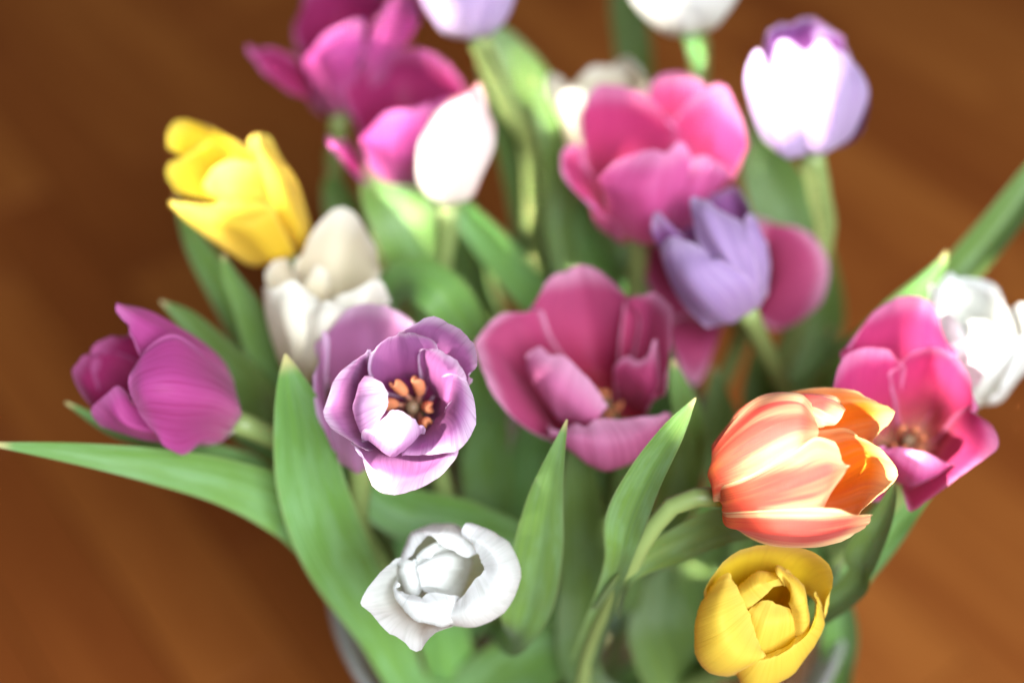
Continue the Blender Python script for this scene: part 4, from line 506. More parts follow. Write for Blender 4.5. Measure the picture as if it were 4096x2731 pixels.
 'white_bud': {"B":[-0.02612,0.12619,0.40416],"X":[0.974,-0.07786,-0.21275],"Z":[0.22655,0.33475,0.91467],"petals":[[1,[[[-0.0016,-0.0041,0.0034],[0.0003,-0.0057,0.0047],[0.0021,-0.0041,0.0034]],[[-0.0096,-0.0022,0.0138],[0.0005,-0.0141,0.0246],[0.0106,-0.0045,0.0144]],[[-0.0111,0.004,0.02],[0.0016,-0.0084,0.0359],[0.018,0.0061,0.0249]],[[-0.0055,0.015,0.031],[0.006,0.0037,0.0424],[0.0168,0.0134,0.0322]],[[0.0028,0.0212,0.0372],[0.0092,0.0184,0.0429],[0.0127,0.0227,0.0387]]]],[1,[[[-0.0029,0.0009,-0.0001],[-0.0019,0.0005,-0.0004],[-0.0008,0.0001,-0.0008]],[[-0.0117,0.0048,0.0095],[-0.0126,0.0114,0.0077],[-0.011,0.0178,0.0027]],[[-0.0117,0.0141,0.0188],[-0.0111,0.0224,0.0158],[-0.0068,0.0289,0.011]],[[-0.0058,0.0217,0.0293],[-0.0019,0.0285,0.0276],[0.0021,0.0335,0.024]],[[0.0027,0.0253,0.0356],[0.0057,0.0277,0.0352],[0.0087,0.0302,0.0321]]]],[1,[[[0.0008,0.0009,-0.0001],[0.0018,0.0005,-0.0004],[0.0029,0.0001,-0.0008]],[[0.011,0.0002,0.0106],[0.0119,0.008,0.007],[0.0073,0.0178,0.0027]],[[0.0187,0.0127,0.0231],[0.0185,0.0211,0.0201],[0.0126,0.0308,0.0129]],[[0.0168,0.0185,0.0317],[0.0156,0.0252,0.03],[0.0117,0.0335,0.024]],[[0.0137,0.0258,0.039],[0.0123,0.0297,0.0401],[0.0103,0.0317,0.0336]]]],[0,[[[-0.0013,0.004,-0.0026],[-0.0002,0.0036,-0.003],[0.0009,0.0032,-0.0034]],[[-0.0089,0.0174,-0.0005],[-0.0011,0.0229,-0.0035],[0.0083,0.0174,-0.0005]],[[-0.009,0.0305,0.0097],[0.0015,0.0389,0.0068],[0.0142,0.0324,0.0117]],[[0.0012,0.0313,0.0275],[0.0074,0.0361,0.0267],[0.0129,0.0313,0.0275]]]]],"stem":[[-0.0261,0.1262,0.4042],[-0.0278,0.1249,0.3835],[-0.0291,0.1242,0.3616],[-0.0202,0.1138,0.292],[-0.0051,0.096,0.235],[0.0584,0.0324,0.018]],"leaves":[[20,[[-0.012,0.1041,0.261,0.999,0.047,0.017,0.006],[-0.0121,0.0792,0.3407,0.99,0.118,0.083,0.00735],[-0.019,0.0867,0.3694,0.918,0.299,0.261,0.00985],[-0.0292,0.0908,0.3876,0.678,0.526,0.513,0.01021],[-0.0423,0.1019,0.3846,-0.184,0.654,0.734,0.00895],[-0.0534,0.1138,0.3611,-0.896,0.243,0.371,0.0056],[-0.0571,0.1188,0.3378,-0.986,0.036,0.163,0.00077]]],[20,[[-0.0068,0.098,0.2415,0.777,-0.622,-0.098,0.00639],[0.0311,0.1344,0.3111,0.88,-0.474,0.032,0.00645],[0.0106,0.137,0.3419,0.822,0.093,0.562,0.00917],[-0.005,0.1433,0.3624,0.797,0.105,0.595,0.00944],[-0.0201,0.1479,0.3811,0.759,0.126,0.638,0.00606],[-0.0296,0.1559,0.3891,0.713,0.157,0.684,0.00081]]],[25,[[0.0044,0.0865,0.2026,0.644,0.464,0.608,0.00621],[-0.0464,0.0907,0.2532,0.901,0.214,0.378,0.01062],[-0.0356,0.1087,0.2853,0.883,-0.449,-0.139,0.01255],[-0.0231,0.119,0.3097,0.861,-0.48,-0.17,0.0103],[-0.0149,0.1287,0.3336,0.892,-0.434,-0.13,0.00081]]]]},
 'magenta_top': {"B":[-0.07853,0.20211,0.39546],"X":[0.99031,0.00393,-0.13882],"Z":[0.13887,-0.02799,0.98991],"petals":[[0,[[[-0.0016,0.004,-0.0014],[0.0005,0.0061,-0.0021],[0.0025,0.004,-0.0014]],[[-0.0124,0.0206,0.0124],[0.0009,0.0316,0.0064],[0.0168,0.0223,0.0112]],[[-0.0171,0.0261,0.0292],[-0.0019,0.0459,0.0235],[0.0206,0.0334,0.028]],[[-0.0159,0.0253,0.0397],[-0.0107,0.0369,0.0457],[0.0006,0.042,0.0479],[0.0121,0.0399,0.0458],[0.0213,0.0334,0.0393]]]],[1,[[[-0.002,-0.0017,0.0014],[-0.0008,-0.0021,0.0009],[0.0003,-0.0025,0.0005]],[[-0.0096,-0.0078,0.0235],[0.0014,-0.0171,0.0312],[0.0095,-0.0138,0.0317]],[[-0.0127,-0.0073,0.0325],[-0.0003,-0.0169,0.0428],[0.0129,-0.0119,0.0421]],[[-0.011,-0.0042,0.0357],[-0.0038,-0.003,0.0425],[0.0044,-0.0039,0.0472],[0.0149,-0.0012,0.0499],[0.016,-0.0083,0.0429]]]],[1,[[[-0.0028,-0.0005,-0.0002],[-0.0017,-0.0009,-0.0007],[-0.0005,-0.0013,-0.0011]],[[-0.013,-0.0003,0.0197],[-0.0133,-0.0085,0.02],[-0.0091,-0.0113,0.0144]],[[-0.0234,0.0006,0.0292],[-0.0243,-0.0093,0.0305],[-0.0213,-0.0135,0.0235]],[[-0.0336,-0.0016,0.0354],[-0.0373,-0.0042,0.0384],[-0.0359,-0.0084,0.0371],[-0.0303,-0.0133,0.0322]]]],[1,[[[0.0009,-0.0013,0.0018],[0.002,-0.0017,0.0014],[0.0032,-0.0021,0.0009]],[[0.0142,-0.0047,0.0294],[0.0198,-0.0047,0.0294],[0.0245,0.0029,0.0229]],[[0.0205,0.0002,0.0457],[0.0275,0.0019,0.0446],[0.0337,0.012,0.0349]],[[0.0227,0.0033,0.0488],[0.0285,0.0147,0.0545],[0.0353,0.0216,0.0529],[0.0377,0.0181,0.0409]]]]],"stem":[[-0.0785,0.2021,0.3955],[-0.081,0.2026,0.3776],[-0.0835,0.2031,0.3538],[-0.0599,0.1723,0.2885],[-0.0196,0.1198,0.235],[0.0465,0.0527,0.018]],"leaves":[[20,[[-0.025,0.1269,0.2422,0.909,-0.369,0.195,0.00662],[-0.0163,0.1777,0.2978,0.915,-0.248,0.32,0.01182],[-0.0372,0.1974,0.3316,0.787,0.027,0.616,0.01398],[-0.0579,0.2084,0.3496,0.706,0.094,0.701,0.01157],[-0.0741,0.2177,0.366,0.73,0.079,0.678,0.00092]]]]},
 'magenta_upper': {"B":[-0.05525,0.16356,0.38237],"X":[0.98547,0.0145,-0.16923],"Z":[0.16985,-0.0841,0.98187],"petals":[[0,[[[-0.0017,0.0049,-0.002],[0.0004,0.0068,-0.0028],[0.0029,0.0049,-0.002]],[[-0.0091,0.023,0.0161],[0.0059,0.0348,0.011],[0.0249,0.0262,0.0137]],[[-0.0143,0.0267,0.034],[0.0051,0.0458,0.0276],[0.0296,0.0351,0.0282]],[[-0.0137,0.0272,0.043],[-0.0062,0.0354,0.0456],[0.0046,0.0412,0.0457],[0.0131,0.0414,0.0459],[0.0243,0.0384,0.0429],[0.0317,0.0308,0.0353]]]],[1,[[[-0.0015,-0.0026,0.0019],[-0.0004,-0.003,0.0015],[0.0007,-0.0034,0.0011]],[[-0.0042,-0.0126,0.0258],[0.0072,-0.019,0.0307],[0.0181,-0.0123,0.0289]],[[-0.0081,-0.0101,0.034],[0.0061,-0.0163,0.0419],[0.0206,-0.0096,0.0402]],[[-0.0072,-0.0086,0.0355],[0.0019,-0.0057,0.044],[0.01,-0.0059,0.0467],[0.0154,-0.0055,0.047],[0.0206,0.0001,0.047]]]],[1,[[[-0.0034,-0.0011,0.0006],[-0.0023,-0.0015,0.0002],[-0.0012,-0.0019,-0.0002]],[[-0.01,-0.0062,0.0209],[-0.0084,-0.0133,0.0195],[-0.0034,-0.014,0.0131]],[[-0.0161,-0.0048,0.028],[-0.0148,-0.0131,0.0282],[-0.008,-0.0184,0.0201]],[[-0.0153,-0.0056,0.0299],[-0.0199,-0.0072,0.0312],[-0.0229,-0.0074,0.0338],[-0.0201,-0.0131,0.0309],[-0.013,-0.0193,0.0248]]]],[1,[[[0.0011,-0.0007,0.001],[0.0022,-0.0011,0.0006],[0.0033,-0.0015,0.0002]],[[0.02,-0.0091,0.0265],[0.0251,-0.0043,0.0228],[0.0292,0.0041,0.0199]],[[0.023,-0.0025,0.0416],[0.0297,0.0024,0.038],[0.0331,0.0142,0.0328]],[[0.023,0.0013,0.0454],[0.0298,0.0061,0.0445],[0.0344,0.0136,0.0379]]]]],"stem":[[-0.0552,0.1636,0.3824],[-0.0583,0.1651,0.3647],[-0.0614,0.1666,0.341],[-0.0467,0.1487,0.2827],[-0.0217,0.1181,0.235],[0.0532,0.0285,0.018]],"leaves":[[10,[[-0.0334,0.1324,0.2573,0.995,0.098,0.024,0.006],[-0.0339,0.1188,0.3378,0.988,0.138,0.064,0.00771],[-0.0394,0.123,0.3703,0.96,0.229,0.161,0.01158],[-0.0461,0.1312,0.3926,0.955,0.242,0.174,0.01433],[-0.0506,0.1488,0.3961,0.982,-0.045,-0.186,0.01494],[-0.047,0.1844,0.3751,-0.088,-0.621,-0.779,0.01194],[-0.0366,0.203,0.3513,-0.503,-0.563,-0.656,0.00208]]],[25,[[-0.0176,0.1132,0.2232,0.803,-0.534,0.267,0.00732],[-0.0056,0.1596,0.2796,0.824,-0.455,0.338,0.01046],[-0.0182,0.1794,0.3136,0.838,-0.336,0.43,0.01547],[-0.0241,0.1956,0.3439,0.847,-0.419,0.327,0.01271],[-0.0258,0.2096,0.3721,0.845,-0.457,0.278,0.001]]]]},
 'lavender_top': {"B":[-0.01493,0.18822,0.44687],"X":[0.9952,0.02525,0.09454],"Z":[-0.09785,0.25682,0.96149],"petals":[[5.26867,0.05583,0.02121,1.4121,0.34705,0.00241,-0.19908,1.04253,-0.02835,-0.0763,1],[3.65136,0.05834,0.02112,1.41988,0.42047,-0.106,-0.50461,0.57392,0.07232,0.03215,1],[0.15195,0.0562,0.02334,1.21413,0.1913,-0.18818,-0.19217,1.0821,0.01913,0.01156,0],[1.31842,0.0538,0.02267,1.24856,0.2663,-0.07654,-0.27042,1.0821,0.03056,-0.06891,0],[2.48489,0.05403,0.02244,1.28749,0.13049,-0.0851,-0.15562,1.0821,-0.02358,0.0812,0],[4.46002,0.05759,0.0232,1.4705,0.3756,-0.05876,-0.124,1.0821,0.00805,0.02707,1]],"stem":[[-0.0149,0.1882,0.4469],[-0.0088,0.1964,0.4225],[-0.0002,0.1993,0.3971],[0.009,0.2013,0.3708],[0.0129,0.1774,0.2961],[0.0196,0.1368,0.235],[0.0351,0.0368,0.018]],"leaves":[[25,[[0.0171,0.1519,0.2577,0.982,0.184,-0.03,0.00609],[0.0116,0.1899,0.3099,0.985,0.165,-0.049,0.01088],[0.0114,0.2123,0.3465,0.981,0.193,-0.005,0.01823],[0.005,0.2253,0.3808,0.938,0.309,0.154,0.01993],[-0.0053,0.2344,0.4039,0.899,0.37,0.233,0.01364],[-0.0133,0.2444,0.4211,0.908,0.36,0.215,0.00103]]],[25,[[0.0225,0.1178,0.1939,0.891,0.266,-0.368,0.00693],[0.0339,0.1611,0.2528,0.892,0.351,-0.284,0.01273],[0.027,0.185,0.2909,0.869,0.461,-0.178,0.01757],[0.0244,0.208,0.3281,0.858,0.498,-0.127,0.01485],[0.0135,0.2257,0.3599,0.819,0.572,-0.038,0.00098]]]]},
 'white_top': {"B":[0.07845,0.20625,0.43661],"X":[0.98412,0.03972,0.17299],"Z":[-0.17749,0.22024,0.95916],"petals":[[3.7031,0.06338,0.02239,1.23949,0.54235,-0.07676,-0.60267,0.45941,0.17444,0.06215,1],[5.52081,0.05605,0.02115,1.29122,0.62564,0.10663,-0.20854,0.78692,-0.02848,-0.04979,1],[0.35399,0.05225,0.02321,1.18752,0.56993,-0.01318,-0.1789,1.0472,0.0422,0.01632,0],[1.47036,0.05215,0.0237,1.21251,0.57437,0.11667,-0.1079,1.0472,-0.05221,-0.02019,0],[2.58673,0.05325,0.02489,1.1489,0.51208,0.05122,-0.16886,1.0472,0.00903,-0.02036,0],[4.61196,0.05383,0.02471,1.2472,0.55946,0.20835,-0.11582,1.0472,0.02239,0.06931,1]],"stem":[[0.0785,0.2062,0.4366],[0.0856,0.216,0.4068],[0.0761,0.1857,0.3123],[0.0601,0.134,0.235],[0.0513,0.0277,0.018]],"leaves":[[20,[[0.0761,0.1856,0.3122,0.975,0.052,0.216,0.006],[0.0666,0.2708,0.3343,0.982,0.028,0.185,0.00906],[0.0623,0.2911,0.3688,0.99,-0.004,0.144,0.00983],[0.0582,0.3013,0.3931,0.989,-0.001,0.147,0.00926],[0.0552,0.311,0.4169,0.992,-0.012,0.129,0.00435]]],[30,[[0.0795,0.1966,0.3463,0.983,-0.179,-0.038,0.006],[0.0811,0.1898,0.4202,0.987,-0.162,-0.012,0.0019],[0.0801,0.1937,0.4311,0.974,0.003,0.228,0.00416],[0.0757,0.1987,0.4432,0.942,0.073,0.327,0.00375],[0.0708,0.2075,0.4549,0.939,0.079,0.335,0.00056]]]]},
 'yellow_left': {"B":[-0.09304,0.10683,0.39394],"X":[0.95275,-0.01525,0.30337],"Z":[-0.30376,-0.04783,0.95155],"petals":[[1,[[[0.0036,0.0013,0.0012],[0.0048,-0.0004,-0.0005],[0.0012,-0.0021,-0.0022]],[[-0.0019,-0.0062,0.0276],[0.0076,-0.0093,0.0273],[0.011,0.0012,0.0123]],[[-0.0032,-0.0011,0.0411],[0.0025,-0.0011,0.0411],[0.0068,0.0098,0.0266]],[[-0.0066,0.0053,0.0476],[-0.0033,0.0093,0.0459],[-0.0001,0.0165,0.0361]],[[-0.0096,0.0085,0.0451],[-0.0108,0.015,0.0459],[-0.0086,0.0191,0.0472],[-0.0056,0.0221,0.0445],[-0.0031,0.0206,0.0402]]]],[1,[[[-0.0002,-0.0065,0.0018],[0.0013,-0.0072,0.0039],[0.0033,-0.0057,0.0026]],[[-0.0177,-0.0147,0.0134],[-0.0067,-0.0218,0.0289],[0.0009,-0.0171,0.0308]],[[-0.0254,-0.0129,0.018],[-0.0153,-0.0201,0.0334],[-0.0021,-0.015,0.0357]],[[-0.0342,-0.0092,0.0246],[-0.0282,-0.0104,0.0319],[-0.0138,-0.0123,0.0356]],[[-0.0404,-0.0062,0.0304],[-0.0412,-0.0047,0.0319],[-0.0333,-0.0073,0.0321],[-0.0237,-0.0094,0.0328]]]],[0,[[[-0.0014,0.0004,0.0031],[0.0003,-0.0002,0.0025],[0.002,-0.0008,0.0019]],[[-0.0208,-0.0022,0.0288],[-0.0123,-0.0108,0.0315],[-0.0035,-0.0076,0.0318]],[[-0.0268,-0.0028,0.0338],[-0.0145,-0.0098,0.0409],[-0.0043,-0.0051,0.0371]],[[-0.0284,0.002,0.0357],[-0.0224,0.0029,0.0423],[-0.0146,0.0032,0.0455],[-0.0081,0.0033,0.0427],[-0.005,0.0012,0.0378]]]],[1,[[[-0.0039,0.0065,-0.0022],[-0.0022,0.0059,-0.0028],[-0.0005,0.0053,-0.0034]],[[-0.0265,0.0256,0.0169],[-0.0183,0.0323,0.0208],[-0.0112,0.0275,0.0245]],[[-0.0392,0.0278,0.0304],[-0.0305,0.0369,0.0339],[-0.0185,0.0287,0.0342]],[[-0.0448,0.0214,0.0382],[-0.0448,0.0251,0.0419],[-0.0421,0.0299,0.0438],[-0.0354,0.0315,0.0426],[-0.027,0.0304,0.0387]]]],[0,[[[-0.0044,0.0017,-0.0013],[-0.0027,0.0011,-0.0019],[-0.0011,0.0005,-0.0025]],[[-0.0264,0.0111,0.0194],[-0.0244,0.0177,0.0232],[-0.0216,0.026,0.0258]],[[-0.0388,0.0082,0.0278],[-0.0353,0.014,0.0336],[-0.0288,0.0262,0.0345]],[[-0.0414,0.0065,0.0318],[-0.0435,0.0076,0.0357],[-0.0411,0.0105,0.0386],[-0.036,0.0151,0.0375],[-0.031,0.0214,0.0382]]]]],"stem":[[-0.093,0.1068,0.3939],[-0.0876,0.1077,0.3768],[-0.0821,0.1086,0.3537],[-0.0658,0.1003,0.2884],[-0.038,0.0863,0.235],[0.0489,0.053,0.018]],"leaves":[[20,[[-0.0587,0.0967,0.2747,0.099,0.994,0.051,0.00783],[-0.1111,0.0997,0.3187,0.222,0.975,0.015,0.00629],[-0.1169,0.109,0.3422,0.507,0.846,-0.164,0.00991],[-0.1262,0.1177,0.3651,0.453,0.885,-0.105,0.00975],[-0.1352,0.1234,0.3849,0.491,0.855,-0.169,0.00671],[-0.1413,0.1338,0.4023,0.546,0.79,-0.278,0.00095]]],[20,[[-0.0587,0.0967,0.2747,0.934,0.027,0.357,0.00639],[-0.0783,0.1721,0.3204,0.954,-0.039,0.299,0.00886],[-0.0771,0.1821,0.3446,0.974,-0.144,0.174,0.01091],[-0.0826,0.1912,0.3608,0.957,-0.049,0.286,0.0065],[-0.084,0.193,0.3696,0.979,-0.103,0.175,0.00086]]]]},
 'cream': {"B":[-0.08132,0.06125,0.36986],"X":[0.93705,0.00305,-0.34918],"Z":[0.34919,-0.00818,0.93702],"petals":[[0,[[[-0.0032,0.0059,-0.0031],[-0.0011,0.0077,-0.0041],[0.0027,0.0059,-0.0031]],[[-0.0053,0.022,0.0159],[0.0067,0.0269,0.0095],[0.0206,0.0203,0.0142]],[[-0.0017,0.0285,0.0337],[0.0112,0.0378,0.0317],[0.0256,0.0269,0.0321]],[[0.0001,0.0281,0.0418],[0.0049,0.0338,0.0475],[0.0135,0.0395,0.0531],[0.0221,0.0354,0.0491],[0.0277,0.0282,0.0447],[0.0288,0.0211,0.0404]]]],[1,[[[-0.002,-0.0021,0.0002],[-0.0006,-0.0035,0.0017],[0.0029,-0.0035,0.0017]],[[-0.0105,-0.0015,0.0178],[-0.0009,-0.0142,0.0306],[0.0079,-0.0134,0.0313]],[[-0.0135,0.0038,0.0316],[-0.0025,-0.0077,0.0427],[0.009,-0.0049,0.0399]],[[-0.0149,0.008,0.0415],[-0.0086,0.0015,0.0463],[-0.0009,0.0029,0.0477],[0.0054,0.0013,0.0432],[0.0096,0.0012,0.0403]]]],[1,[[[-0.0054,0.0028,-0.0004],[-0.0038,0.0023,-0.001],[-0.0021,0.0017,-0.0016]],[[-0.0117,0.0133,0.0128],[-0.0085,0.018,0.0147],[-0.0053,0.0211,0.015]],[[-0.0138,0.0206,0.0315],[-0.0095,0.0246,0.0326],[-0.0041,0.0244,0.0296]],[[-0.0139,0.0209,0.0374],[-0.012,0.0238,0.0403],[-0.0086,0.0246,0.0411],[-0.0054,0.0244,0.0381],[-0.0031,0.0216,0.0353]]]],[1,[[[0.0026,-0.0021,0.0002],[0.005,-0.0013,0.001],[0.0059,0.0009,0.0004]],[[0.0116,-0.0076,0.0287],[0.0205,-0.0076,0.0287],[0.0258,0.0047,0.0212]],[[0.0132,-0.0034,0.0385],[0.0245,-0.0041,0.0407],[0.0307,0.0075,0.0297]],[[0.014,0.0012,0.0403],[0.0209,0.0013,0.0432],[0.0274,0.0061,0.0452],[0.0315,0.009,0.0425],[0.0345,0.0085,0.0334]]]],[0,[[[-0.0028,0.0015,0.001],[-0.0012,0.0009,0.0004],[0.0005,0.0003,-0.0002]],[[-0.0038,0.0123,0.0203],[0.0023,0.0108,0.0217],[0.0067,0.0139,0.0219]],[[-0.0028,0.0144,0.0309],[0.0034,0.0131,0.0353],[0.0089,0.0138,0.0331]],[[0.0023,0.0163,0.0385],[0.0074,0.0163,0.0442],[0.0102,0.0157,0.0407]]]],[0,[[[-0.0007,-0.0051,0.0029],[0.0009,-0.0057,0.0023],[0.0025,-0.0063,0.0017]],[[-0.0015,-0.013,0.0262],[0.0085,-0.0186,0.0319],[0.0163,-0.0122,0.0269]],[[0.0016,-0.0094,0.0382],[0.0112,-0.0129,0.0432],[0.0192,-0.0079,0.0398]],[[0.006,-0.004,0.0436],[0.0128,-0.0062,0.0442],[0.0192,-0.0047,0.0429]]]]],"stem":[[-0.0813,0.0612,0.3699],[-0.0876,0.0614,0.353],[-0.0939,0.0615,0.3301],[-0.0759,0.0599,0.2778],[-0.0453,0.0572,0.235],[0.0433,0.0447,0.018]],"leaves":[[25,[[-0.0786,0.0601,0.2857,0.961,0.079,0.265,0.00639],[-0.0968,0.0724,0.348,0.965,0.064,0.253,0.00577],[-0.1014,0.0781,0.3679,0.976,0.018,0.217,0.00756],[-0.1057,0.0834,0.3873,0.962,0.064,0.265,0.00631],[-0.1111,0.0862,0.4014,0.949,0.094,0.303,0.00348],[-0.1134,0.0889,0.4097,0.967,0.043,0.25,0.00055]]],[20,[[-0.0636,0.0588,0.2606,0.7,0.61,0.371,0.006],[-0.0911,0.0558,0.3173,0.699,0.611,0.372,0.00551],[-0.1021,0.0636,0.3251,0.632,0.651,0.421,0.00735],[-0.1131,0.0688,0.3303,0.616,0.66,0.43,0.00698],[-0.1205,0.074,0.3355,0.696,0.615,0.37,0.00073]]],[25,[[-0.0521,0.0578,0.2446,0.779,0.553,-0.294,0.00693],[-0.0719,0.1059,0.2825,0.795,0.501,-0.342,0.00933],[-0.0629,0.1204,0.3111,0.828,0.465,-0.314,0.01264],[-0.0658,0.1314,0.3363,0.782,0.59,-0.203,0.00905],[-0.0692,0.1443,0.3563,0.786,0.572,-0.236,0.0009]]]]},
 'magenta_left': {"B":[-0.10543,0.02609,0.38251],"X":[0.6796,-0.13998,0.7201],"Z":[-0.73358,-0.12968,0.66711],"petals":[[1,[[[0.0016,-0.0016,0.0067],[0.0031,-0.0053,0.0059],[0.0016,-0.0062,0.0021]],[[-0.0022,-0.0026,0.0312],[0.002,-0.0175,0.0304],[-0.0047,-0.0183,0.0126]],[[-0.0124,-0.0044,0.0435],[-0.0096,-0.0243,0.0406],[-0.0118,-0.0243,0.0151]],[[-0.0212,-0.0115,0.0448],[-0.0191,-0.0256,0.0421],[-0.0166,-0.0271,0.0207]],[[-0.0242,-0.0137,0.0427],[-0.0262,-0.0187,0.0405],[-0.0254,-0.0237,0.0355],[-0.0232,-0.0266,0.0297],[-0.0186,-0.0261,0.0218]]]],[1,[[[-0.0007,0.004,0.0038],[0.0004,0.0032,0.003],[0.0004,0.0024,0.0022]],[[-0.006,0.0145,0.0228],[-0.0069,0.0096,0.0263],[-0.0077,0.0008,0.0261]],[[-0.0181,0.0178,0.0318],[-0.0194,0.0098,0.0351],[-0.0227,-0.0018,0.0348]],[[-0.0268,0.0162,0.0415],[-0.0279,0.0082,0.0448],[-0.0284,0.0013,0.0436]],[[-0.0337,0.0135,0.0472],[-0.0354,0.0104,0.0498],[-0.0344,0.0072,0.0494],[-0.03,0.0028,0.045]]]],[0,[[[-0.003,0.0033,-0.0025],[-0.0015,0.0028,-0.0031],[0.0001,0.0022,-0.0036]],[[-0.0201,0.0236,0.0121],[-0.0211,0.0184,0.0013],[-0.0228,0.0092,-0.0052]],[[-0.0342,0.0233,0.0203],[-0.0402,0.0189,0.0073],[-0.0419,0.0096,0.0009]],[[-0.0375,0.0176,0.0259],[-0.0435,0.0163,0.0275],[-0.0489,0.0137,0.0248],[-0.0502,0.0101,0.0212],[-0.049,0.0051,0.0106]]]],[1,[[[-0.003,0.0025,-0.0033],[-0.0015,0.002,-0.0039],[0.0001,0.0014,-0.0044]],[[-0.0268,0.0157,0.0042],[-0.0286,0.008,-0.0006],[-0.0254,0.0006,-0.0024]],[[-0.0447,0.0164,0.0162],[-0.0501,0.0059,0.0114],[-0.0419,-0.0066,0.0074]],[[-0.0489,0.0112,0.0223],[-0.0514,0.0068,0.0264],[-0.0538,0.0008,0.0261],[-0.0515,-0.0058,0.0223],[-0.047,-0.0097,0.0156]]]],[0,[[[-0.0007,-0.003,-0.0004],[0.0008,-0.0036,-0.0009],[0.0023,-0.0041,-0.0015]],[[-0.0114,-0.0114,0.0111],[-0.0132,-0.0191,0.0118],[-0.016,-0.0128,0.0011]],[[-0.0279,-0.0151,0.0215],[-0.031,-0.0214,0.0208],[-0.0295,-0.0151,0.0073]],[[-0.0279,-0.0182,0.0325],[-0.0325,-0.0139,0.034],[-0.0383,-0.0137,0.0285],[-0.045,-0.0126,0.0211],[-0.0449,-0.0127,0.0126]]]]],"stem":[[-0.1054,0.0261,0.3825],[-0.0922,0.0284,0.3705],[-0.079,0.0308,0.3525],[-0.0631,0.0335,0.2879],[-0.0361,0.0381,0.235],[0.0643,0.0603,0.018]],"leaves":[[30,[[-0.0596,0.0341,0.2811,0.158,0.974,0.164,0.00732],[-0.0918,0.0304,0.3343,0.146,0.978,0.148,0.00469],[-0.1056,0.0307,0.3488,0.042,0.995,0.095,0.00628],[-0.1307,0.0294,0.3616,-0.011,0.995,0.096,0.00555],[-0.1514,0.0278,0.3741,0.101,0.994,0.05,0.00404],[-0.168,0.032,0.3854,0.232,0.973,-0.022,0.0006]]],[25,[[-0.0549,0.0349,0.2718,0.833,0.168,0.528,0.00662],[-0.0966,0.0662,0.3277,0.865,0.14,0.482,0.00709],[-0.1049,0.069,0.3517,0.909,0.127,0.397,0.00988],[-0.118,0.0711,0.375,0.853,0.191,0.486,0.0077],[-0.1279,0.0725,0.3906,0.767,0.247,0.593,0.00473],[-0.1373,0.0738,0.3989,0.653,0.293,0.698,0.00056]]]]},
 'pink_behind': {"B":[-0.05703,0.01771,0.37126],"X":[0.9976,-0.00457,-0.06913],"Z":[0.06928,0.06577,0.99543],"petals":[[0,[[[-0.001,0.0043,-0.0029],[-0.0001,0.006,-0.0041],[0.0018,0.0043,-0.0029]],[[-0.0089,0.0203,0.0159],[0.0015,0.0291,0.0105],[0.0143,0.0224,0.0152]],[[-0.0125,0.0247,0.0345],[0.0021,0.0373,0.0273],[0.0191,0.0278,0.0291]],[[-0.0123,0.0235,0.0417],[-0.0056,0.0298,0.0452],[0.0007,0.0325,0.0479],[0.0085,0.0343,0.0469],[0.0152,0.0335,0.0432],[0.0218,0.0314,0.0384]]]],[1,[[[-0.0019,-0.0004,0.0009],[-0.0009,-0.0008,0.0005],[0.0002,-0.0011,0.0001]],[[-0.0111,0.0029,0.0268],[-0.0091,-0.0062,0.029],[-0.0054,-0.0108,0.0187]],[[-0.0124,0.0144,0.0411],[-0.0126,-0.0016,0.0392],[-0.008,-0.0127,0.0225]],[[-0.0114,0.0199,0.0467],[-0.0132,0.0091,0.0443],[-0.0138,-0.0016,0.0392],[-0.0122,-0.0088,0.032],[-0.0083,-0.0142,0.0238]]]],[1,[[[-0.0004,-0.0037,0.0032],[0.0006,-0.0041,0.0028],[0.0017,-0.0045,0.0024]],[[-0.005,-0.0156,0.0196],[0.0017,-0.0197,0.0212],[0.008,-0.0126,0.0169]],[[-0.0057,-0.0138,0.0299],[0.002,-0.016,0.0362],[0.0098,-0.0106,0.0302]],[[-0.0047,-0.0066,0.0371],[0.0011,-0.0054,0.0411],[0.0078,-0.0052,0.0356]]]]],"stem":[[-0.057,0.0177,0.3713],[-0.0583,0.0165,0.3533],[-0.0595,0.0153,0.3294],[-0.0464,0.0202,0.2775],[-0.024,0.0285,0.235],[0.0539,0.065,0.018]],"leaves":[[20,[[-0.037,0.0237,0.2596,0.581,0.63,0.516,0.00609],[-0.072,0.0077,0.3186,0.687,0.564,0.458,0.00597],[-0.0861,0.0104,0.3497,0.693,0.54,0.477,0.01118],[-0.1064,0.008,0.3684,0.394,0.654,0.646,0.00923],[-0.1302,0.0027,0.3844,0.266,0.665,0.698,0.00672],[-0.154,-0.0009,0.3949,0.182,0.66,0.729,0.00408],[-0.1812,-0.0039,0.4032,0.15,0.656,0.74,0.00077]]],[25,[[-0.0237,0.0286,0.2342,0.536,-0.745,-0.398,0.00609],[0.0131,0.0166,0.3064,0.939,-0.329,-0.102,0.00721],[-0.0168,0.0205,0.3244,0.381,0.626,0.68,0.01134],[-0.0443,0.0223,0.3333,0.42,0.618,0.664,0.01089],[-0.061,0.0277,0.3457,0.712,0.478,0.514,0.00731],[-0.0708,0.0348,0.3585,0.823,0.383,0.419,0.00069]]]]},
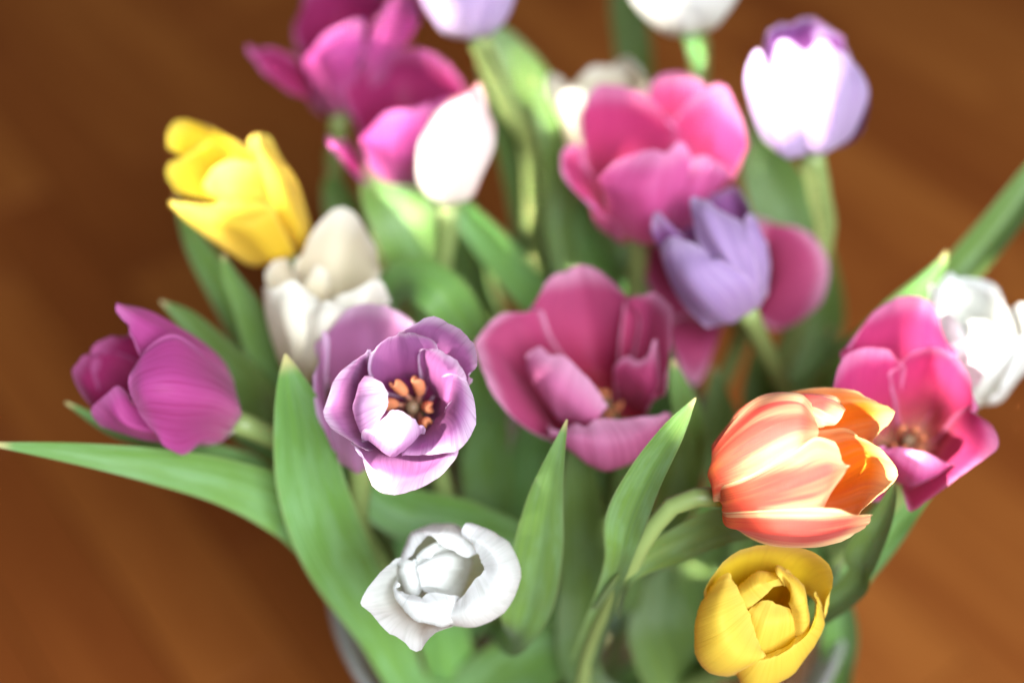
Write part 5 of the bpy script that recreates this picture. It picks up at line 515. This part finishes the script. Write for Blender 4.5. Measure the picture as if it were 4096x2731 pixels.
 'white_right': {"B":[0.18381,0.0611,0.35793],"X":[0.99914,0.00222,0.04132],"Z":[-0.04138,0.05362,0.9977],"petals":[[0.90656,0.04996,0.0215,1.18946,0.2438,-0.07822,-0.26225,0.96399,0.12362,-0.16447,0],[5.96531,0.05223,0.02359,1.27129,0.26767,-0.05708,-0.23735,0.91876,-0.03246,0.00202,1],[3.35616,0.05802,0.01937,1.19319,0.24674,-0.24518,-0.60889,0.65109,0.29973,-0.31376,0],[3.24773,0.05802,0.02145,1.19038,0.2994,0.00781,-0.06912,0.93208,-0.03725,0.02091,0],[4.66073,0.05386,0.02374,1.20821,0.25071,0.16763,-0.15024,0.97738,-0.01064,0.08531,0],[2.07714,0.05281,0.02366,1.18319,0.31729,0.11647,0.10452,0.97738,-0.0559,-0.09911,1]],"stem":[[0.1838,0.0611,0.3579],[0.1846,0.0601,0.34],[0.1853,0.0592,0.316],[0.1218,0.0553,0.235],[-0.0199,0.061,0.018]],"leaves":[[52,[[0.1217,0.0553,0.2349,0.943,-0.303,0.134,0.00606],[0.1184,0.0794,0.3126,0.884,-0.467,-0.014,0.00958],[0.1445,0.0953,0.3426,0.612,-0.729,-0.308,0.01169],[0.1752,0.1046,0.366,0.59,-0.742,-0.319,0.0115],[0.1974,0.1183,0.3869,0.704,-0.681,-0.202,0.01104],[0.2175,0.135,0.4106,0.774,-0.625,-0.096,0.00839],[0.2293,0.1512,0.4297,0.815,-0.579,-0.014,0.00109]]],[45,[[0.1281,0.0557,0.2431,0.99,-0.123,0.069,0.00602],[0.1238,0.0714,0.3329,0.966,-0.253,-0.057,0.00738],[0.141,0.0769,0.3666,0.776,-0.517,-0.361,0.0082],[0.1554,0.0808,0.3875,0.743,-0.54,-0.395,0.00838],[0.1635,0.0829,0.4009,0.775,-0.519,-0.361,0.00516],[0.1683,0.0857,0.408,0.856,-0.451,-0.251,0.0024],[0.1694,0.0875,0.4126,0.935,-0.343,-0.092,0.00034]]]]},
 'pink_hidden': {"B":[0.10015,0.12891,0.34301],"X":[0.98383,-0.07067,0.16458],"Z":[-0.17912,-0.38817,0.90401],"petals":[[1,[[[0.0015,0.0008,0.0015],[0.0022,-0.0007,-0.0],[0.0015,-0.0022,-0.0015]],[[0.01,0.0058,0.0291],[0.0116,-0.0075,0.0244],[0.0068,-0.0143,0.0119]],[[0.012,0.0091,0.0381],[0.0223,-0.0095,0.0336],[0.016,-0.0215,0.0132]],[[0.015,0.0085,0.0403],[0.0225,0.0046,0.0421],[0.0298,-0.0029,0.0403],[0.0339,-0.012,0.034],[0.0308,-0.0225,0.0235],[0.0237,-0.0259,0.0172]]]],[1,[[[-0.002,-0.0028,0.0007],[-0.001,-0.0032,0.0003],[0.0,-0.0035,-0.0]],[[-0.0258,-0.0138,0.0067],[-0.0182,-0.0206,0.0084],[-0.0094,-0.0157,0.0076]],[[-0.0315,-0.0244,0.0074],[-0.0223,-0.0349,0.0082],[-0.0113,-0.0249,0.0098]],[[-0.0322,-0.0335,0.0068],[-0.029,-0.0411,0.002],[-0.0232,-0.0473,-0.0014],[-0.0182,-0.042,0.0011],[-0.0125,-0.0311,0.0092]]]],[1,[[[-0.0024,0.0001,0.0008],[-0.0014,-0.0002,0.0005],[-0.0004,-0.0006,0.0001]],[[-0.026,0.0108,0.0172],[-0.0281,-0.0011,0.0138],[-0.0227,-0.0099,0.0078]],[[-0.042,0.0113,0.0261],[-0.0428,-0.0021,0.0241],[-0.0334,-0.0157,0.0133]],[[-0.0459,0.0102,0.0307],[-0.0471,0.0018,0.0308],[-0.0434,-0.0089,0.0257],[-0.0365,-0.0176,0.017]]]],[0,[[[-0.0003,0.0045,-0.0004],[0.0007,0.0042,-0.0008],[0.0017,0.0038,-0.0011]],[[-0.0169,0.0279,0.0116],[-0.0015,0.0324,0.0077],[0.0121,0.0269,0.0106]],[[-0.0203,0.034,0.0234],[-0.0021,0.0407,0.0216],[0.015,0.033,0.0224]]]]],"stem":[[0.1002,0.1289,0.343],[0.1034,0.1359,0.3267],[0.1066,0.1429,0.3045],[0.079,0.1076,0.235],[0.0102,0.0142,0.018]],"leaves":[[20,[[0.0686,0.0935,0.2022,0.477,-0.645,-0.597,0.00609],[0.1301,0.0844,0.261,0.683,-0.556,-0.473,0.00821],[0.1341,0.0993,0.29,0.986,-0.145,-0.077,0.0101],[0.1379,0.1093,0.3142,0.979,-0.171,-0.111,0.00796],[0.1438,0.1273,0.3322,0.974,-0.186,-0.131,0.0008]]]]},
 'white_hidden': {"B":[0.0456,0.19121,0.36076],"X":[0.99371,0.02011,0.11015],"Z":[-0.11197,0.17847,0.97755],"petals":[[0.46048,0.06247,0.02236,1.11877,0.28094,0.06017,-0.34025,0.70461,0.03722,0.08978,0],[2.96021,0.0608,0.02262,1.22251,0.35894,0.08187,-0.09225,0.85129,-0.01929,-0.00975,1],[4.22136,0.06021,0.02436,1.0396,0.22621,-0.08346,-0.01763,0.97738,0.01913,0.01156,0],[5.48251,0.05765,0.02365,1.07402,0.30121,0.02818,-0.09588,0.97738,0.03056,-0.06891,0],[1.71035,0.05789,0.02341,1.11296,0.16539,0.01962,0.01891,0.97738,-0.02358,0.0812,0]],"stem":[[0.0456,0.1912,0.3608],[0.0476,0.188,0.3432],[0.0496,0.1848,0.3196],[0.0437,0.1336,0.235],[0.035,0.0385,0.018]],"leaves":[[20,[[0.0428,0.124,0.2132,0.857,-0.113,-0.502,0.00662],[0.0811,0.1406,0.2748,0.958,0.136,-0.253,0.00932],[0.0633,0.1632,0.3116,0.831,0.549,0.089,0.01378],[0.0418,0.1879,0.3504,0.804,0.581,0.127,0.01132],[0.0251,0.2016,0.3782,0.774,0.61,0.167,0.00089]]],[25,[[0.0418,0.1124,0.1866,0.723,-0.685,-0.097,0.00639],[0.0694,0.1323,0.2523,0.764,-0.643,-0.042,0.0114],[0.0811,0.1526,0.2867,0.84,-0.537,0.082,0.01349],[0.0883,0.1721,0.3204,0.85,-0.517,0.099,0.01108],[0.0952,0.1879,0.3504,0.845,-0.528,0.084,0.00087]]]]},
}


def leaf_mesh(name, fold, rows, seed):
    rng = np.random.default_rng(seed)
    n, m = 44, 11
    A = catmull(rows, n)
    C, L, w = A[:, :3], A[:, 3:6], np.clip(A[:, 6], 0.0003, None)
    T = np.gradient(C, axis=0); T /= np.linalg.norm(T, axis=1)[:, None]
    L = L - T * np.sum(L * T, 1)[:, None]; L /= np.linalg.norm(L, axis=1)[:, None]
    N = np.cross(L, T)
    s = np.linspace(0, 1, n)
    vs = np.linspace(-1, 1, m)
    f = R(fold) * (1.25 - 0.5 * s)
    lat = w[:, None] * vs[None] * np.cos(f)[:, None]
    up = w[:, None] * (np.abs(vs)[None] ** 1.35) * np.sin(f)[:, None]
    up = up + (np.stack([wave(s, rng, 9), wave(s, rng, 9)], 1)[:, (vs > 0).astype(int)] * np.abs(vs)[None] ** 2 * 0.07) * w[:, None]
    P = C[:, None] + L[:, None] * lat[..., None] + N[:, None] * up[..., None]
    uv = np.stack(np.broadcast_arrays(s[:, None], (vs[None] + 1) / 2), -1)
    return grid_mesh(name, P, uv)

# key: petal colour, ruffle, edge curl, jagged margin, stamens?, stem radius, label
TULIPS = {
 'purple_cup': ('purple', 0.0008, 0.0020, 0.030, True, 0.0040, 'sharp open purple tulip with orange stamens and pale sunlit margins'),
 'orange': ('orange', 0.0004, 0.0008, 0.016, False, 0.0031, 'orange and yellow flamed tulip lying sideways on its curved stem'),
 'white_front': ('white', 0.0007, 0.0012, 0.030, False, 0.0040, 'shaded pure white tulip in front, lowest of the white ones'),
 'yellow_front': ('yellow', 0.0003, 0.0006, 0.010, False, 0.0040, 'yellow tulip just below the orange tulip, cut by the bottom edge'),
 'pink_right': ('pink', 0.0005, 0.0012, 0.016, True, 0.0040, 'bright pink open tulip behind the orange tulip, petals lit at the tips'),
 'pink_centre': ('dusty_pink', 0.0007, 0.0014, 0.020, True, 0.0040, 'wide open dusty pink tulip in the middle of the bouquet'),
 'lavender_middle': ('violet', 0.0012, 0.0006, 0.016, False, 0.0040, 'shaded lavender tulip leaning left in front of a pink one'),
 'pink_back': ('pink', 0.0014, 0.0016, 0.014, False, 0.0040, 'wide open pink tulip behind the lavender one, petal tips sunlit'),
 'lavender_back': ('lavender', 0.0009, 0.0006, 0.014, False, 0.0046, 'pale lavender tulip glaring in the sun on a tall stem, upper right'),
 'white_bud': ('blush', 0.0003, 0.0, 0.006, False, 0.0036, 'closed white bud with red blush on a thin pale stem'),
 'magenta_top': ('magenta', 0.0014, 0.0016, 0.014, False, 0.0040, 'dark magenta tulip at the top edge with a petal sticking out sideways'),
 'magenta_upper': ('magenta', 0.0014, 0.0014, 0.014, False, 0.0040, 'dark magenta tulip directly beside the closed white bud'),
 'lavender_top': ('lavender', 0.0008, 0.0006, 0.014, False, 0.0046, 'pale lavender tulip cut off by the top edge, only its base showing'),
 'white_top': ('white', 0.0010, 0.0008, 0.014, False, 0.0042, 'white tulip cut off by the top edge with a small green leaf against it'),
 'yellow_left': ('yellow', 0.0010, 0.0012, 0.014, False, 0.0040, 'half open yellow tulip on the far left against the bare floor'),
 'cream': ('cream', 0.0016, 0.0014, 0.018, False, 0.0040, 'creamy white tulip between the left yellow tulip and the purple one'),
 'magenta_left': ('magenta', 0.0008, 0.0008, 0.012, False, 0.0040, 'magenta tulip leaning out to the left above the long green leaf'),
 'pink_behind': ('mauve', 0.0010, 0.0010, 0.012, False, 0.0040, 'blurred mauve pink tulip directly behind the sharp purple one'),
 'white_right': ('white', 0.0012, 0.0010, 0.014, False, 0.0040, 'sunlit white tulip at the right edge beside the pink one'),
 'pink_hidden': ('dusty_pink', 0.0006, 0.0008, 0.008, False, 0.0040, 'blurred pink tulip mostly hidden behind the shaded lavender one'),
 'white_hidden': ('cream', 0.0006, 0.0006, 0.008, False, 0.0040, 'dull off-white tulip peeking out from behind the back pink tulip'),
}
SHARP = {'purple_cup', 'orange', 'white_front', 'yellow_front', 'pink_right', 'pink_centre'}

def stamen_meshes(k, seed, size=1.0):
    rng = np.random.default_rng(seed)
    a = k * math.pi / 3 + rng.uniform(-0.25, 0.25)
    tilt = rng.uniform(0.16, 0.36)
    d = np.array([math.cos(a) * math.sin(tilt), math.sin(a) * math.sin(tilt), math.cos(tilt)])
    b0 = np.array([math.cos(a), math.sin(a), 0]) * 0.0028 + np.array([0, 0, 0.002])
    hgt = rng.uniform(0.008, 0.012) * size
    t1 = b0 + d * hgt
    fil = tube('filament', [b0, b0 + d * hgt * 0.5, t1], np.linspace(0.0013, 0.0006, 10), 10, 8)
    d2 = d + rng.normal(0, 0.22, 3); d2 /= np.linalg.norm(d2)
    Lh = rng.uniform(0.009, 0.012) * size
    n = 16; s = np.linspace(0, 1, n)
    prof = 0.0020 * size * np.sqrt(np.clip(1 - (2 * s - 1) ** 2, 0, 1)) ** 0.7 + 0.0002
    pts = [t1 - d2 * 0.001 + d2 * Lh * q + np.array([math.cos(a), math.sin(a), 0]) * 0.0012 * math.sin(q * 3.1) for q in (0, 0.33, 0.66, 1)]
    anth = tube('anther', pts, prof, n, 12)
    co = np.empty(len(anth.vertices) * 3); anth.vertices.foreach_get('co', co); co = co.reshape(-1, 3)
    # groove along the side turned outward
    cen = np.array(pts).mean(0); rad = np.array([math.cos(a), math.sin(a), 0.0]); side = np.cross(d2, rad)
    q = (co - cen) @ side; out = (co - cen) @ rad
    co = co - rad[None] * (np.exp(-(q / 0.0007) ** 2) * np.clip(out, 0, 1) * 0.75)[:, None]
    anth.vertices.foreach_set('co', co.ravel()); anth.update()
    return fil, anth

for ti, (key, (colour, ruffle, curl, jag, stamens, rad, label)) in enumerate(TULIPS.items()):
    g = TULIP_GEOMETRY[key]
    stem_pts = np.array(g['stem'])
    root = bpy.data.objects.new('tulip', None); COL.objects.link(root)
    root.empty_display_size = 0.02
    root.location = Vector(stem_pts[-1])
    root['label'] = label; root['category'] = 'tulip'; root['group'] = 'cut tulips in the glass vase'
    base = Vector(g['B']) - root.location
    X, Z = Vector(g['X']), Vector(g['Z']); Y = Z.cross(X)
    M = Matrix(((X.x, Y.x, Z.x, base.x), (X.y, Y.y, Z.y, base.y), (X.z, Y.z, Z.z, base.z), (0, 0, 0, 1)))
    n, m = (46, 33) if key in SHARP else (30, 21)
    for pi, p in enumerate(g['petals']):
        if len(p) == 2:
            me = shaped_petal_mesh('petal', p[1], np.array(Z), ti * 101 + pi * 7 + 1, n, m, ruffle, jag, {5: 0.0016, 3: 0.0007, 6: 0.0006}.get(pi, 0.0) if key == 'white_front' else 0.0)
            o = obj('petal', me, PM[colour], root); o.location = base
        else:
            o = obj('petal', petal_mesh('petal', p, ti * 101 + pi * 7 + 1, n, m, ruffle, curl, jag), PM[colour], root)
            o.matrix_local = M
    rr = np.full(46, rad); rr[:6] = np.linspace(rad * 1.15, rad, 6)
    o = obj('stem', tube('stem', stem_pts - np.array(root.location), rr, 46, 14), STEM, root)
    for li, (fold, rows) in enumerate(g['leaves']):
        rows = np.array(rows); rows[:, :3] -= np.array(root.location)
        obj('leaf', leaf_mesh('leaf', fold, rows, ti * 31 + li), LEAF, root)
    if stamens:
        pm = tube('pistil', [(0, 0, 0.0), (0, 0, 0.005), (0.0004, 0, 0.010), (0.0004, 0, 0.012)], np.array([0.0022] * 9 + [0.0018, 0.0018, 0.0024]), 12, 12)
        o = obj('pistil', pm, PISTIL, root); o.matrix_local = M
        for k in range(6):
            fil, anth = stamen_meshes(k, ti * 13 + k, 1.0 if key == 'purple_cup' else 0.62)
            o = obj('stamen', fil, FILAMENT, root); o.matrix_local = M
            a = obj('anther', anth, ANTHER, o)
